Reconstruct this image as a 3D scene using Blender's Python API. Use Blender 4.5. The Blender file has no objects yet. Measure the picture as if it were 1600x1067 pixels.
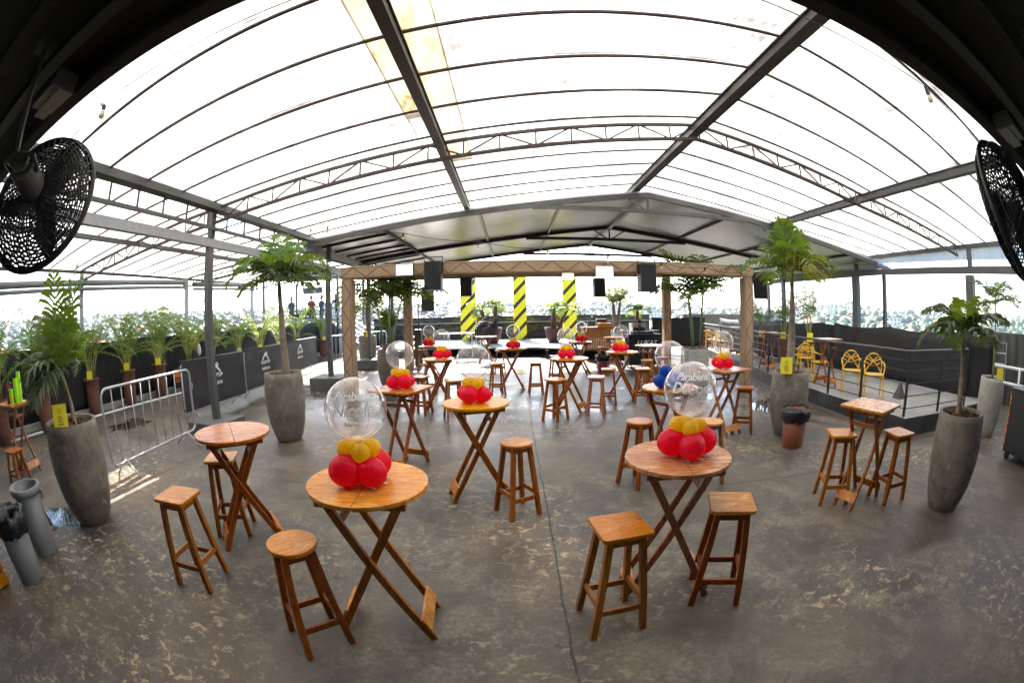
import bpy, math, random
from mathutils import Vector, Matrix, noise
R = math.radians
sc = bpy.context.scene
COL = sc.collection
rnd = random.Random(7)

# ------------------------------------------------------------------ helpers
class MB:
    """collects geometry, builds ONE mesh object"""
    def __init__(s): s.v = []; s.f = []; s.mi = []
    def add(s, vs, fs, m=0):
        o = len(s.v); s.v += [tuple(v) for v in vs]
        for f in fs: s.f.append(tuple(i + o for i in f)); s.mi.append(m)
    def box(s, c, d, rz=0, m=0, mat=None):
        x, y, z = d[0]/2, d[1]/2, d[2]/2
        vs = [Vector((a*x, b*y, e*z)) for e in (-1, 1) for b in (-1, 1) for a in (-1, 1)]
        M = mat or Matrix.Rotation(rz, 3, 'Z')
        s.add([Vector(c) + M @ v for v in vs], [(0,2,3,1),(4,5,7,6),(0,1,5,4),(2,6,7,3),(0,4,6,2),(1,3,7,5)], m)
    def beam(s, a, b, w, h, up=(0,0,1), m=0):
        a, b = Vector(a), Vector(b); d = (b-a); L = d.length
        if L < 1e-6: return
        d /= L; u = Vector(up)
        if abs(d.dot(u)) > .98: u = Vector((0,1,0)) if abs(d.y) < .9 else Vector((1,0,0))
        x = d.cross(u).normalized(); z = x.cross(d).normalized()
        M = Matrix((x, d, z)).transposed()
        s.box((a+b)/2, (w, L, h), m=m, mat=M)
    def tube(s, pts, r, n=8, m=0, closed=False, cap=True):
        pts = [Vector(p) for p in pts]; N = len(pts)
        rs = r if isinstance(r, (list, tuple)) else [r]*N
        rings = []; prev = None
        for i, p in enumerate(pts):
            if closed: t = pts[(i+1) % N] - pts[i-1]
            else: t = pts[min(i+1, N-1)] - pts[max(i-1, 0)]
            t.normalize()
            if prev is None:
                prev = t.orthogonal().normalized()
            prev = (prev - t*prev.dot(t))
            if prev.length < 1e-6: prev = t.orthogonal()
            prev.normalize(); w = t.cross(prev)
            rings.append([p + (prev*math.cos(2*math.pi*k/n) + w*math.sin(2*math.pi*k/n))*rs[i] for k in range(n)])
        vs = [v for g in rings for v in g]; fs = []
        for i in range(N if closed else N-1):
            j = (i+1) % N
            for k in range(n):
                l = (k+1) % n; fs.append((i*n+k, i*n+l, j*n+l, j*n+k))
        if cap and not closed:
            fs.append(tuple(range(n-1, -1, -1))); fs.append(tuple((N-1)*n+k for k in range(n)))
        s.add(vs, fs, m)
    def lathe(s, prof, n=32, c=(0,0,0), m=0, wob=0, cap=True):
        c = Vector(c); vs = []; fs = []
        for i, (r, z) in enumerate(prof):
            for k in range(n):
                a = 2*math.pi*k/n
                rr = r*(1 + wob*noise.noise(Vector((math.cos(a)*2, math.sin(a)*2, z*3))))
                vs.append(c + Vector((rr*math.cos(a), rr*math.sin(a), z)))
        for i in range(len(prof)-1):
            for k in range(n):
                l = (k+1) % n; fs.append((i*n+k, i*n+l, (i+1)*n+l, (i+1)*n+k))
        if cap and prof[0][0] > 1e-4: fs.append(tuple(range(n-1, -1, -1)))
        if cap and prof[-1][0] > 1e-4: fs.append(tuple((len(prof)-1)*n + k for k in range(n)))
        s.add(vs, fs, m)
    def ball(s, c, r, n=20, k=12, sc=(1,1,1), m=0, M=None):
        c = Vector(c); vs = []; fs = []
        for i in range(k+1):
            t = math.pi*i/k
            for j in range(n):
                a = 2*math.pi*j/n
                v = Vector((math.sin(t)*math.cos(a)*sc[0], math.sin(t)*math.sin(a)*sc[1], -math.cos(t)*sc[2]))*r
                if M: v = M @ v
                vs.append(c+v)
        for i in range(k):
            for j in range(n):
                l = (j+1) % n; fs.append((i*n+j, i*n+l, (i+1)*n+l, (i+1)*n+j))
        s.add(vs, fs, m)
    def poly(s, pts, m=0): s.add(pts, [tuple(range(len(pts)))], m)
    def build(s, name, mats, parent=None, smooth=False, bevel=0, loc=None, rz=0, weld=False):
        me = bpy.data.meshes.new(name); me.from_pydata(s.v, [], s.f)
        for m in (mats if isinstance(mats, (list, tuple)) else [mats]): me.materials.append(m)
        me.polygons.foreach_set('material_index', s.mi)
        if smooth: me.polygons.foreach_set('use_smooth', [True]*len(s.f))
        me.validate(); me.update()
        o = bpy.data.objects.new(name, me); COL.objects.link(o)
        if parent: o.parent = parent
        if loc: o.location = loc
        o.rotation_euler.z = rz
        if bevel:
            b = o.modifiers.new('bevel', 'BEVEL'); b.width = bevel; b.segments = 2; b.limit_method = 'ANGLE'; b.angle_limit = R(40)
        return o

def tag(o, label, cat, group=None):
    o['label'] = label; o['category'] = cat
    if group: o['group'] = group
    return o
def thing(name, label, cat, loc=(0,0,0), rz=0, group=None):
    o = bpy.data.objects.new(name, None); COL.objects.link(o); o.empty_display_size = .1
    o.location = loc; o.rotation_euler.z = rz
    return tag(o, label, cat, group)
def struct(o): o['kind'] = 'structure'; return o
def dup(root, loc, rz, label=None, group=None):
    def cp(o, par):
        c = o.copy(); COL.objects.link(c)
        if par: c.parent = par
        for ch in KIDS(o): cp(ch, c)
        return c
    r = cp(root, None); r.location = loc; r.rotation_euler.z = rz
    if label: r['label'] = label
    if group: r['group'] = group
    return r
def KIDS(o): return list(o.children)

# ------------------------------------------------------------------ materials
class NT:
    def __init__(s, name):
        s.m = bpy.data.materials.new(name); s.m.use_nodes = True; s.t = s.m.node_tree
        s.t.nodes.clear(); s.out = s.n('ShaderNodeOutputMaterial')
    def n(s, typ, **kw):
        x = s.t.nodes.new(typ)
        for k, v in kw.items():
            if k.startswith('_'): setattr(x, k[1:], v)
            else:
                i = x.inputs[int(k[1:])] if k[0] == 'i' and k[1:].isdigit() else x.inputs[k.replace('__', ' ')]
                if isinstance(v, bpy.types.NodeSocket): s.t.links.new(v, i)
                else: i.default_value = v
        return x
    def surf(s, sh): s.t.links.new(sh.outputs[0], s.out.inputs[0]); return s.m
    def coord(s, w='Object'): return s.n('ShaderNodeTexCoord').outputs[w]
    def mapped(s, scale=(1,1,1), w='Object', loc=(0,0,0)):
        return s.n('ShaderNodeMapping', Vector=s.coord(w), Scale=scale, Location=loc).outputs[0]
    def noise(s, vec, scale, det=4, rough=.55, dist=0):
        return s.n('ShaderNodeTexNoise', Vector=vec, Scale=scale, Detail=det, Roughness=rough, Distortion=dist).outputs[0]
    def ramp(s, fac, stops, interp='LINEAR'):
        x = s.n('ShaderNodeValToRGB', Fac=fac); r = x.color_ramp; r.interpolation = interp
        while len(r.elements) < len(stops): r.elements.new(.5)
        for e, (p, c) in zip(r.elements, stops):
            e.position = p; e.color = (c, c, c, 1) if not isinstance(c, tuple) else (*c, 1)
        return x.outputs[0]
    def mix(s, fac, a, b, blend='MIX'):
        x = s.n('ShaderNodeMix', _data_type='RGBA', _blend_type=blend)
        for k, v in ((0, fac), (6, a), (7, b)):
            if isinstance(v, bpy.types.NodeSocket): s.t.links.new(v, x.inputs[k])
            else: x.inputs[k].default_value = v if k == 0 else ((*v, 1) if len(v) == 3 else v)
        return x.outputs[2]
    def math(s, op, a, b=0, c=0):
        x = s.n('ShaderNodeMath', _operation=op)
        for i, v in enumerate((a, b, c)):
            if isinstance(v, bpy.types.NodeSocket): s.t.links.new(v, x.inputs[i])
            else: x.inputs[i].default_value = v
        return x.outputs[0]
    def bump(s, h, strength=.3, dist=.01):
        return s.n('ShaderNodeBump', Height=h, Strength=strength, Distance=dist).outputs[0]
    def prin(s, **kw): return s.n('ShaderNodeBsdfPrincipled', **kw)

def plain(name, col, rough=.5, metal=0, var=.12, scale=6, bump=0, spec=.5):
    """paint, metal or plastic with slight mottling"""
    t = NT(name); v = t.mapped(); f = t.noise(v, scale, 5, .6)
    c = t.mix(f, tuple(x*(1-var) for x in col), tuple(min(1, x*(1+var)) for x in col))
    rr = t.n('ShaderNodeMapRange', Value=f, i3=max(0, rough-.08), i4=min(1, rough+.08)).outputs[0]
    kw = dict(Base__Color=c, Roughness=rr, Metallic=metal, Specular__IOR__Level=spec)
    if bump: kw['Normal'] = t.bump(t.noise(v, scale*6, 4), bump, .004)
    return t.surf(t.prin(**kw))

def wood(name, dark, light, stretch, rough=.42, scale=1.0, worn=0):
    t = NT(name); oi = t.n('ShaderNodeObjectInfo').outputs['Random']
    vv = t.n('ShaderNodeVectorMath', _operation='ADD', i0=t.coord('Object'))
    cx = t.n('ShaderNodeCombineXYZ', X=t.math('MULTIPLY', oi, 7.3), Y=t.math('MULTIPLY', oi, 3.1), Z=oi).outputs[0]
    t.t.links.new(cx, vv.inputs[1])
    v = t.n('ShaderNodeMapping', Vector=vv.outputs[0], Scale=tuple(a*scale for a in stretch)).outputs[0]
    g = t.noise(v, 9, 6, .62, .6); big = t.noise(t.coord('Object'), 3.5, 3)
    c = t.ramp(g, [(.28, dark), (.5, tuple((a+b)/2 for a, b in zip(dark, light))), (.72, light)])
    c = t.mix(t.math('MULTIPLY', big, .55), c, tuple(x*.45 for x in dark))
    hsv = t.n('ShaderNodeHueSaturation', Color=c, Value=t.math('MULTIPLY_ADD', oi, .42, .74), Saturation=1.06, Hue=t.math('MULTIPLY_ADD', oi, .006, .496)).outputs[0]
    knots = t.ramp(t.noise(t.coord('Object'), 22, 1), [(.74, 0.), (.79, 1.)])
    hsv = t.mix(t.math('MULTIPLY', knots, .6), hsv, tuple(x*.25 for x in dark))
    if worn:
        vw = t.n('ShaderNodeMapping', Vector=vv.outputs[0], Scale=(1.6, 3.4, 3.4)).outputs[0]
        wm = t.ramp(t.noise(vw, 3.2, 7, .7, .5), [(.50, 0.), (.62, 1.)])
        hsv = t.mix(t.math('MULTIPLY', wm, worn), hsv, (.80,.42,.12))
        dm = t.ramp(t.noise(vw, 2.3, 6, .72, .9), [(.60, 0.), (.68, 1.)]); hsv = t.mix(t.math('MULTIPLY', dm, worn*.9), hsv, (.11,.045,.016))
    rr = t.n('ShaderNodeMapRange', Value=g, i3=rough-.1, i4=rough+.12).outputs[0]
    return t.surf(t.prin(Base__Color=hsv, Roughness=rr, Normal=t.bump(g, .12, .003), Specular__IOR__Level=.35))

def leaf(name, a, b, trans=.35):
    t = NT(name); oi = t.n('ShaderNodeObjectInfo').outputs['Random']
    f = t.noise(t.coord('Object'), 5, 3); f = t.math('ADD', t.math('MULTIPLY', f, .8), t.math('MULTIPLY', oi, .25))
    c = t.ramp(f, [(.25, a), (.8, b)])
    p = t.prin(Base__Color=c, Roughness=.42, Specular__IOR__Level=.4)
    tr = t.n('ShaderNodeBsdfTranslucent', Color=t.mix(.6, c, (.22, .30, .02)))
    return t.surf(t.n('ShaderNodeMixShader', Fac=trans, i1=p.outputs[0], i2=tr.outputs[0]))

def concrete(name, dark, light, rough=.8):
    t = NT(name); oi = t.n('ShaderNodeObjectInfo').outputs['Random']
    v = t.n('ShaderNodeVectorMath', _operation='ADD', i0=t.coord('Object'), i1=(0,0,0))
    t.t.links.new(t.n('ShaderNodeCombineXYZ', X=t.math('MULTIPLY', oi, 9)).outputs[0], v.inputs[1]); v = v.outputs[0]
    a = t.noise(v, 3, 6, .65, .5); b = t.noise(v, 14, 5, .6)
    f = t.math('ADD', t.math('MULTIPLY', a, .7), t.math('MULTIPLY', b, .3))
    c = t.ramp(f, [(.32, dark), (.52, tuple((x+y)/2 for x, y in zip(dark, light))), (.68, light)])
    sp = t.ramp(t.noise(v, 7, 2), [(.66, 0.), (.72, 1.)])
    c = t.mix(t.math('MULTIPLY', sp, .35), c, tuple(min(1, x*1.5) for x in light))
    return t.surf(t.prin(Base__Color=c, Roughness=rough, Normal=t.bump(b, .35, .006)))

M = {}
M['wood'] = wood('varnished_wood', (.14,.037,.008), (.50,.155,.028), (6,6,.8))
M['wood_top'] = wood('varnished_wood_top', (.34,.095,.014), (.70,.25,.045), (.8,7,7), rough=.27, worn=.38)
M['wood_seat'] = wood('varnished_wood_seat', (.38,.115,.015), (.74,.28,.045), (.7,6,6), rough=.29, worn=.32)
M['wood_yel'] = wood('yellow_varnished_top', (.58,.22,.008), (.78,.36,.015), (.8,7,7), rough=.34)
M['wood_red'] = wood('reddish_wood', (.22,.055,.020), (.50,.16,.055), (6,6,.8))
M['slat'] = wood('counter_wood', (.30,.13,.045), (.50,.25,.10), (9,9,.7))
M['steel'] = plain('galvanised_steel', (.30,.30,.31), .45, .5, .25, 9)
M['steel_grey'] = plain('grey_painted_steel', (.085,.083,.082), .5, .2, .22, 4)
M['steel_dark'] = plain('dark_brown_steel', (.050,.032,.030), .55, .2, .3, 7)
M['truss_red'] = plain('oxide_red_steel', (.062,.040,.036), .6, .1, .3, 7)
M['steel_black'] = plain('black_painted_steel', (.018,.018,.020), .4, .3, .3, 6)
M['charcoal'] = plain('charcoal_beam', (.035,.035,.038), .55, .1, .2, 5)
M['galv'] = plain('bare_galvanised_rail', (.42,.43,.45), .38, .6, .15, 10)
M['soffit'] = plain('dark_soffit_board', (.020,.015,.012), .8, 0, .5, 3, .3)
M['plastic_black'] = plain('black_plastic', (.012,.012,.013), .5, 0, .25, 8)
M['bag'] = plain('black_bin_bag', (.010,.010,.011), .25, 0, .3, 20, .6)
M['bin_grey'] = plain('grey_bin_plastic', (.17,.175,.18), .45, 0, .12, 5, .1)
M['bin_red'] = plain('terracotta_bin', (.20,.055,.022), .5, 0, .2, 6)
M['bin_wine'] = plain('wine_red_bin', (.17,.012,.020), .45, 0, .2, 6)
M['terra'] = plain('brown_clay_pot', (.155,.062,.042), .6, 0, .2, 5, .15)
M['bowl'] = plain('brown_bowl_pot', (.105,.038,.028), .5, 0, .2, 5)
M['concrete'] = concrete('grey_brown_planter', (.070,.058,.045), (.25,.21,.165))
M['concrete_pale'] = concrete('pale_planter', (.26,.25,.22), (.44,.42,.37))
M['block'] = concrete('dark_footing_paint', (.075,.075,.072), (.125,.122,.115), .7)
M['soil'] = plain('bark_chips', (.10,.040,.020), .9, 0, .6, 30, .8)
M['yellow'] = plain('yellow_card', (.80,.66,.02), .6, 0, .06, 8)
M['pale_card'] = plain('pale_yellow_card', (.62,.62,.26), .6, 0, .06, 8)
M['ink'] = plain('card_ink', (.10,.08,.02), .7, 0, .1, 8)
M['yellow_chair'] = plain('yellow_chair_plastic', (.72,.42,.02), .35, 0, .1, 6)
M['neon'] = plain('fluorescent_cup', (.42,.85,.03), .35, 0, .06, 8)
M['red_can'] = plain('red_can', (.40,.02,.02), .3, .3, .15, 8)
M['white'] = plain('white_paint', (.78,.78,.77), .5, 0, .06, 5)
M['print_white'] = plain('white_print', (.75,.75,.76), .6, 0, .05, 6)
M['orange_print'] = plain('orange_print', (.75,.20,.03), .6, 0, .05, 6)
M['wire'] = plain('cable', (.02,.02,.02), .6)
M['skin'] = plain('skin', (.36,.18,.11), .5, 0, .08, 10)
M['hair'] = plain('dark_hair', (.015,.010,.008), .5, 0, .3, 40)
M['cloth_black'] = plain('black_cloth', (.016,.016,.018), .8, 0, .3, 5)
M['cloth_blue'] = plain('blue_cloth', (.04,.07,.14), .8, 0, .2, 5)
M['cloth_green'] = plain('green_cloth', (.05,.09,.07), .8, 0, .2, 5)
M['cloth_red'] = plain('red_cloth', (.25,.03,.03), .8, 0, .2, 5)
M['trunk'] = concrete('palm_trunk_bark', (.10,.075,.050), (.30,.24,.17), .85)
M['cane'] = plain('yellow_green_cane', (.26,.26,.06), .55, 0, .35, 6)
M['green_stem'] = plain('green_stem', (.13,.17,.045), .5, 0, .3, 6)
M['fat_trunk'] = plain('fibrous_trunk', (.13,.070,.040), .9, 0, .45, 14, .6)
M['leaf'] = leaf('palm_leaf', (.028,.072,.010), (.11,.19,.018), .45)
M['leaf_light'] = leaf('young_palm_leaf', (.045,.12,.015), (.14,.25,.030), .45)
M['leaf_dark'] = leaf('dark_palm_leaf', (.012,.032,.010), (.050,.085,.020), .25)
M['leaf_grey'] = leaf('silvery_palm_leaf', (.045,.070,.035), (.14,.16,.09), .25)
M['leaf_yel'] = leaf('yellowing_leaf', (.20,.20,.03), (.45,.36,.05), .45)
M['leaf_orange'] = leaf('orange_dry_leaf', (.45,.16,.02), (.65,.30,.04), .3)
M['far_tree'] = leaf('far_tree_leaf', (.014,.034,.012), (.045,.075,.022), .05)
M['house_white'] = plain('far_house_plaster', (.66,.64,.60), .8)
M['house_beige'] = plain('far_house_beige', (.46,.38,.28), .8)
M['roof_orange'] = plain('far_clay_roof', (.36,.15,.08), .8)
M['roof_grey'] = plain('far_grey_roof', (.35,.35,.35), .8)
M['window_dark'] = plain('far_window', (.04,.045,.05), .3)
M['ground_far'] = plain('far_ground', (.048,.062,.026), .9, 0, .45, .02)

def floor_mat():
    t = NT('worn_concrete_floor'); P = t.coord('Object')
    big = t.noise(P, .35, 5, .6, .4); mid = t.noise(P, 1.9, 9, .70, .5); fine = t.noise(P, 14, 6, .65)
    c = t.ramp(mid, [(.37, (.036,.030,.024)), (.5, (.096,.081,.063)), (.63, (.200,.168,.128))])
    c = t.mix(t.math('MULTIPLY', t.ramp(t.noise(P, 26, 5, .7), [(.38, 0.), (.62, 1.)]), .55), c, (.036,.031,.026))
    brown = t.ramp(t.noise(P, .55, 4, .6), [(.46, 0.), (.66, 1.)])
    c = t.mix(t.math('MULTIPLY', brown, .5), c, t.mix(fine, (.09,.058,.030), (.24,.165,.095)))
    stain = t.ramp(t.noise(P, .75, 7, .68, .8), [(.54, 0.), (.70, 1.)])
    c = t.mix(t.math('MULTIPLY', stain, .55), c, (.040,.034,.028))
    # worn-through coating: tan flakes that come in colonies
    colony = t.ramp(t.noise(P, .42, 3, .55, .3), [(.46, 0.), (.62, 1.)])
    st = t.n('ShaderNodeMapping', Vector=P, Rotation=(0,0,R(38)), Scale=(3.4, 4.4, 1)).outputs[0]
    flake = t.ramp(t.noise(st, 2.6, 9, .74, .7), [(.54, 0.), (.60, 1.)])
    fl2 = t.ramp(t.noise(P, 4.8, 8, .74), [(.64, 0.), (.71, 1.)])
    fk = t.math('MAXIMUM', t.math('MULTIPLY', flake, colony), t.math('MULTIPLY', fl2, .5))
    c = t.mix(t.math('MULTIPLY', fk, .88), c, t.mix(fine, (.60,.455,.30), (.32,.24,.16)))
    # dark dots, gum and specks
    vo = t.n('ShaderNodeTexVoronoi', Vector=P, Scale=3.1)
    dots = t.ramp(vo.outputs[0], [(.05, 1.), (.10, 0.)])
    sel = t.ramp(vo.outputs[1], [(.42, 0.), (.46, 1.)])
    c = t.mix(t.math('MULTIPLY', t.math('MULTIPLY', dots, sel), .7), c, (.025,.023,.021))
    vo2 = t.n('ShaderNodeTexVoronoi', Vector=P, Scale=7.7)
    sp = t.math('MULTIPLY', t.ramp(vo2.outputs[0], [(.03, 1.), (.06, 0.)]), t.ramp(vo2.outputs[1], [(.70, 0.), (.74, 1.)]))
    c = t.mix(sp, c, (.42,.38,.32))
    # hairline cracks
    cw = t.n('ShaderNodeVectorMath', _operation='ADD', i0=P)
    nz = t.n('ShaderNodeTexNoise', Vector=P, Scale=1.3, Detail=5).outputs[1]
    t.t.links.new(t.n('ShaderNodeVectorMath', _operation='SCALE', i0=nz, Scale=.9).outputs[0], cw.inputs[1])
    ve = t.n('ShaderNodeTexVoronoi', _feature='DISTANCE_TO_EDGE', Vector=cw.outputs[0], Scale=.42)
    crack = t.math('MULTIPLY', t.ramp(ve.outputs[0], [(.002, 1.), (.006, 0.)]), t.ramp(t.noise(P, .8, 3), [(.5, 0.), (.6, 1.)]))
    c = t.mix(t.math('MULTIPLY', crack, .7), c, (.03,.027,.024))
    # seams: cast joints with a ragged edge
    sx = t.n('ShaderNodeSeparateXYZ', Vector=P); X, Y = sx.outputs[0], sx.outputs[1]
    wob = t.math('MULTIPLY', t.math('SUBTRACT', t.noise(P, 2.4, 6, .7), .5), .075)
    def seam(coord, at, w):
        d = t.math('ABSOLUTE', t.math('ADD', t.math('SUBTRACT', coord, at), wob))
        return t.n('ShaderNodeMapRange', _interpolation_type='SMOOTHSTEP', Value=d, i1=t.math('MULTIPLY', w, .45), i2=w, i3=1., i4=0.).outputs[0]
    w1 = t.n('ShaderNodeMapRange', Value=t.noise(P, 5, 4, .7), i1=.35, i2=.7, i3=.004, i4=.022).outputs[0]
    w2 = t.n('ShaderNodeMapRange', Value=t.noise(P, 4, 4, .7), i1=.35, i2=.7, i3=.002, i4=.016).outputs[0]
    seams = seam(X, .32, w1)
    left = t.math('LESS_THAN', X, .32); right = t.math('GREATER_THAN', X, .32)
    seams = t.math('MAXIMUM', seams, t.math('MULTIPLY', left, seam(Y, 4.3, w2)))
    yr = t.math('ADD', Y, t.math('MULTIPLY', X, .122))
    seams = t.math('MAXIMUM', seams, t.math('MULTIPLY', right, seam(yr, 4.34, w2)))
    seams = t.math('MAXIMUM', seams, t.math('MULTIPLY', right, seam(t.math('SUBTRACT', X, t.math('MULTIPLY', Y, -.35)), 5.35, w2)))
    for s_ in (seam(X, -4.75, w2), t.math('MULTIPLY', left, seam(Y, 9.4, w2)), t.math('MULTIPLY', right, seam(yr, 9.8, w2)), seam(Y, 14.2, w2)):
        seams = t.math('MAXIMUM', seams, s_)
    c = t.mix(seams, c, (.018,.016,.014))
    # damp, polished zones: lower roughness towards the middle of the deck and in puddles
    wet = t.ramp(t.noise(P, .33, 4, .55, .6), [(.50, 0.), (.62, 1.)])
    far = t.n('ShaderNodeMapRange', Value=Y, i1=3.5, i2=8.0, i3=0., i4=1.).outputs[0]
    pud = t.n('ShaderNodeVectorMath', _operation='DISTANCE', i0=P, i1=(-4.95,1.75,0)).outputs['Value']
    pud2 = t.n('ShaderNodeVectorMath', _operation='DISTANCE', i0=P, i1=(-7.9,5.6,0)).outputs['Value']
    pud3 = t.n('ShaderNodeVectorMath', _operation='DISTANCE', i0=P, i1=(5.4,7.4,0)).outputs['Value']
    pn = t.math('MULTIPLY', t.math('SUBTRACT', t.noise(P, 2.2, 5, .65), .5), 1.5)
    pd = t.math('MINIMUM', t.math('ADD', pud, pn), t.math('MINIMUM', t.math('SUBTRACT', t.math('ADD', pud2, pn), .15), t.math('SUBTRACT', t.math('ADD', pud3, pn), .25)))
    puddle = t.n('ShaderNodeMapRange', Value=pd, i1=.34, i2=.42, i3=1., i4=0.).outputs[0]
    c = t.mix(t.math('MULTIPLY', puddle, .75), c, (.022,.020,.018))
    r = t.n('ShaderNodeMapRange', Value=mid, i1=.3, i2=.7, i3=.46, i4=.72).outputs[0]
    r = t.math('SUBTRACT', r, t.math('MULTIPLY', t.math('MULTIPLY', t.math('MULTIPLY_ADD', wet, .55, .45), far), .42))
    r = t.math('ADD', r, t.math('MULTIPLY', fk, .25))
    r = t.mix(puddle, r, (.04,.04,.04))
    h = t.math('SUBTRACT', t.math('ADD', t.math('MULTIPLY', mid, .5), t.math('MULTIPLY', fine, .25)), t.math('MULTIPLY', seams, 1.2))
    h = t.math('MULTIPLY', h, t.math('SUBTRACT', 1., puddle))
    return t.surf(t.prin(Base__Color=c, Roughness=r, Normal=t.bump(h, .42, .015), Specular__IOR__Level=.5))
M['floor'] = floor_mat()

def roof_mat():
    t = NT('translucent_roof_sheet'); P = t.coord('Object')
    f = t.noise(P, .55, 6, .62, .4); g = t.noise(t.mapped((1,.05,1)), 9, 4); st = t.noise(t.mapped((.35,2.5,1)), 2.2, 5, .65)
    f2 = t.math('ADD', t.math('MULTIPLY', f, .45), t.math('ADD', t.math('MULTIPLY', g, .2), t.math('MULTIPLY', st, .35)))
    c = t.ramp(f2, [(.36, (.37,.355,.33)), (.50, (.74,.725,.695)), (.60, (.92,.905,.875))])
    sp = t.n('ShaderNodeSeparateXYZ', Vector=P)
    def laps(co, step, w, off):
        q = t.math('ABSOLUTE', t.math('SUBTRACT', t.math('FRACT', t.math('DIVIDE', t.math('ADD', co, off), step)), .5))
        return t.n('ShaderNodeMapRange', Value=q, i1=.5-w/step, i2=.5-w*.4/step, i3=0., i4=1.).outputs[0]
    lap = t.math('MULTIPLY', t.math('MAXIMUM', laps(sp.outputs[1], 1.72, .022, .35), t.math('MULTIPLY', laps(sp.outputs[0], 2.05, .012, .4), .6)), .5)
    c = t.mix(lap, c, (.06,.058,.055))
    a = t.n('ShaderNodeBsdfTranslucent', Color=c); b = t.n('ShaderNodeBsdfDiffuse', Color=t.mix(.2, c, (.8,.8,.8)))
    return t.surf(t.n('ShaderNodeMixShader', Fac=.22, i1=a.outputs[0], i2=b.outputs[0]))
M['roof'] = roof_mat()
def strip_mat():
    t = NT('stained_opaque_strip'); P = t.mapped((1,.35,1)); f = t.noise(P, 5, 6, .65)
    c = t.ramp(f, [(.30, (.50,.36,.17)), (.40, (.74,.66,.52)), (.7, (.82,.79,.72))])
    a = t.n('ShaderNodeBsdfTranslucent', Color=c); b = t.n('ShaderNodeBsdfDiffuse', Color=c)
    return t.surf(t.n('ShaderNodeMixShader', Fac=.45, i1=a.outputs[0], i2=b.outputs[0]))
M['strip'] = strip_mat()
def sheetmetal():
    t = NT('aluminised_roof_panel'); f = t.noise(t.mapped((.5,2,1)), 3, 5, .6)
    w = t.n('ShaderNodeTexWave', _wave_type='BANDS', _bands_direction='Y', Vector=t.coord('Object'), Scale=2.2, Distortion=.3).outputs[1]
    c = t.ramp(f, [(.3, (.44,.44,.42)), (.7, (.58,.57,.55))])
    rr = t.n('ShaderNodeMapRange', Value=f, i3=.24, i4=.40).outputs[0]
    return t.surf(t.prin(Base__Color=c, Metallic=.7, Roughness=rr, Normal=t.bump(t.math('ADD', f, t.math('MULTIPLY', w, .3)), .05, .02)))
M['sheet'] = sheetmetal()
def fabric(name, col, trans=0, fold=.5, rough=.85):
    t = NT(name); P = t.coord('Object')
    f = t.noise(t.mapped((1.2,1.2,.7)), 2.6, 5, .6, .8); w = t.noise(P, 60, 2)
    c = t.mix(f, tuple(x*.72 for x in col), tuple(min(1, x*1.25) for x in col))
    p = t.prin(Base__Color=c, Roughness=rough, Normal=t.bump(t.math('ADD', f, t.math('MULTIPLY', w, .04)), fold, .05), Specular__IOR__Level=.3)
    if not trans: return t.surf(p)
    tr = t.n('ShaderNodeBsdfTranslucent', Color=c)
    return t.surf(t.n('ShaderNodeMixShader', Fac=trans, i1=p.outputs[0], i2=tr.outputs[0]))
M['beige'] = fabric('beige_wrap_cloth', (.46,.32,.20), .30, .35)
M['beige_bar'] = plain('brown_bar_under_cloth', (.165,.095,.058), .85, 0, .2, 5)
M['shade_net'] = fabric('black_shade_fabric', (.022,.021,.022), 0, .7, .6)
M['cover'] = fabric('charcoal_cover', (.030,.026,.031), 0, .25, .6)
M['blind'] = fabric('grey_rolled_blind', (.22,.23,.24), .1, .2, .5)
M['clearfilm'] = fabric('clear_film', (.50,.52,.53), .5, .5, .3)
M['banner'] = fabric('dark_green_banner', (.055,.085,.065), 0, .3, .7)
M['grille'] = plain('speaker_grille', (.007,.007,.008), .8, 0, .3, 60, .4)

def hazard():
    t = NT('hazard_stripes'); s = t.n('ShaderNodeSeparateXYZ', Vector=t.coord('Object'))
    d = t.math('SUBTRACT', s.outputs[2], t.math('MULTIPLY', t.math('ADD', s.outputs[0], s.outputs[1]), 1.05))
    f = t.math('FRACT', t.math('MULTIPLY', d, 1/.78))
    k = t.n('ShaderNodeMapRange', Value=t.math('ABSOLUTE', t.math('SUBTRACT', f, .5)), i1=.155, i2=.16, i3=0., i4=1.).outputs[0]
    g = t.noise(t.coord('Object'), 4, 4)
    c = t.mix(k, (.030,.022,.016), t.mix(g, (.86,.72,.010), (.92,.80,.020)))
    return t.surf(t.prin(Base__Color=c, Roughness=.5))
M['hazard'] = hazard()
def mural():
    t = NT('painted_mural'); P = t.mapped((.6,1,1.4))
    a = t.noise(P, 1.9, 6, .6, 1.4); b = t.noise(P, 5.5, 4, .6, .8)
    c = t.ramp(a, [(.30, (.012,.012,.012)), (.46, (.045,.045,.030)), (.55, (.13,.11,.060)), (.64, (.055,.080,.035)), (.74, (.24,.18,.11))])
    c = t.mix(t.ramp(b, [(.45, 0.), (.62, .8)]), c, (.016,.016,.016))
    return t.surf(t.prin(Base__Color=c, Roughness=.7))
M['mural'] = mural()
def balloon(name, col):
    t = NT(name); f = t.noise(t.coord('Object'), 5, 2)
    c = t.mix(f, tuple(x*.85 for x in col), col)
    p = t.prin(Base__Color=c, Roughness=.22, Specular__IOR__Level=.35, Coat__Weight=.12, Coat__Roughness=.12)
    tr = t.n('ShaderNodeBsdfTranslucent', Color=c)
    return t.surf(t.n('ShaderNodeMixShader', Fac=.66, i1=p.outputs[0], i2=tr.outputs[0]))
M['b_red'] = balloon('red_balloon', (1.0,.014,.075)); M['b_yel'] = balloon('yellow_balloon', (1.0,.74,.022)); M['b_blue'] = balloon('blue_balloon', (.015,.14,.62))
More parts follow.
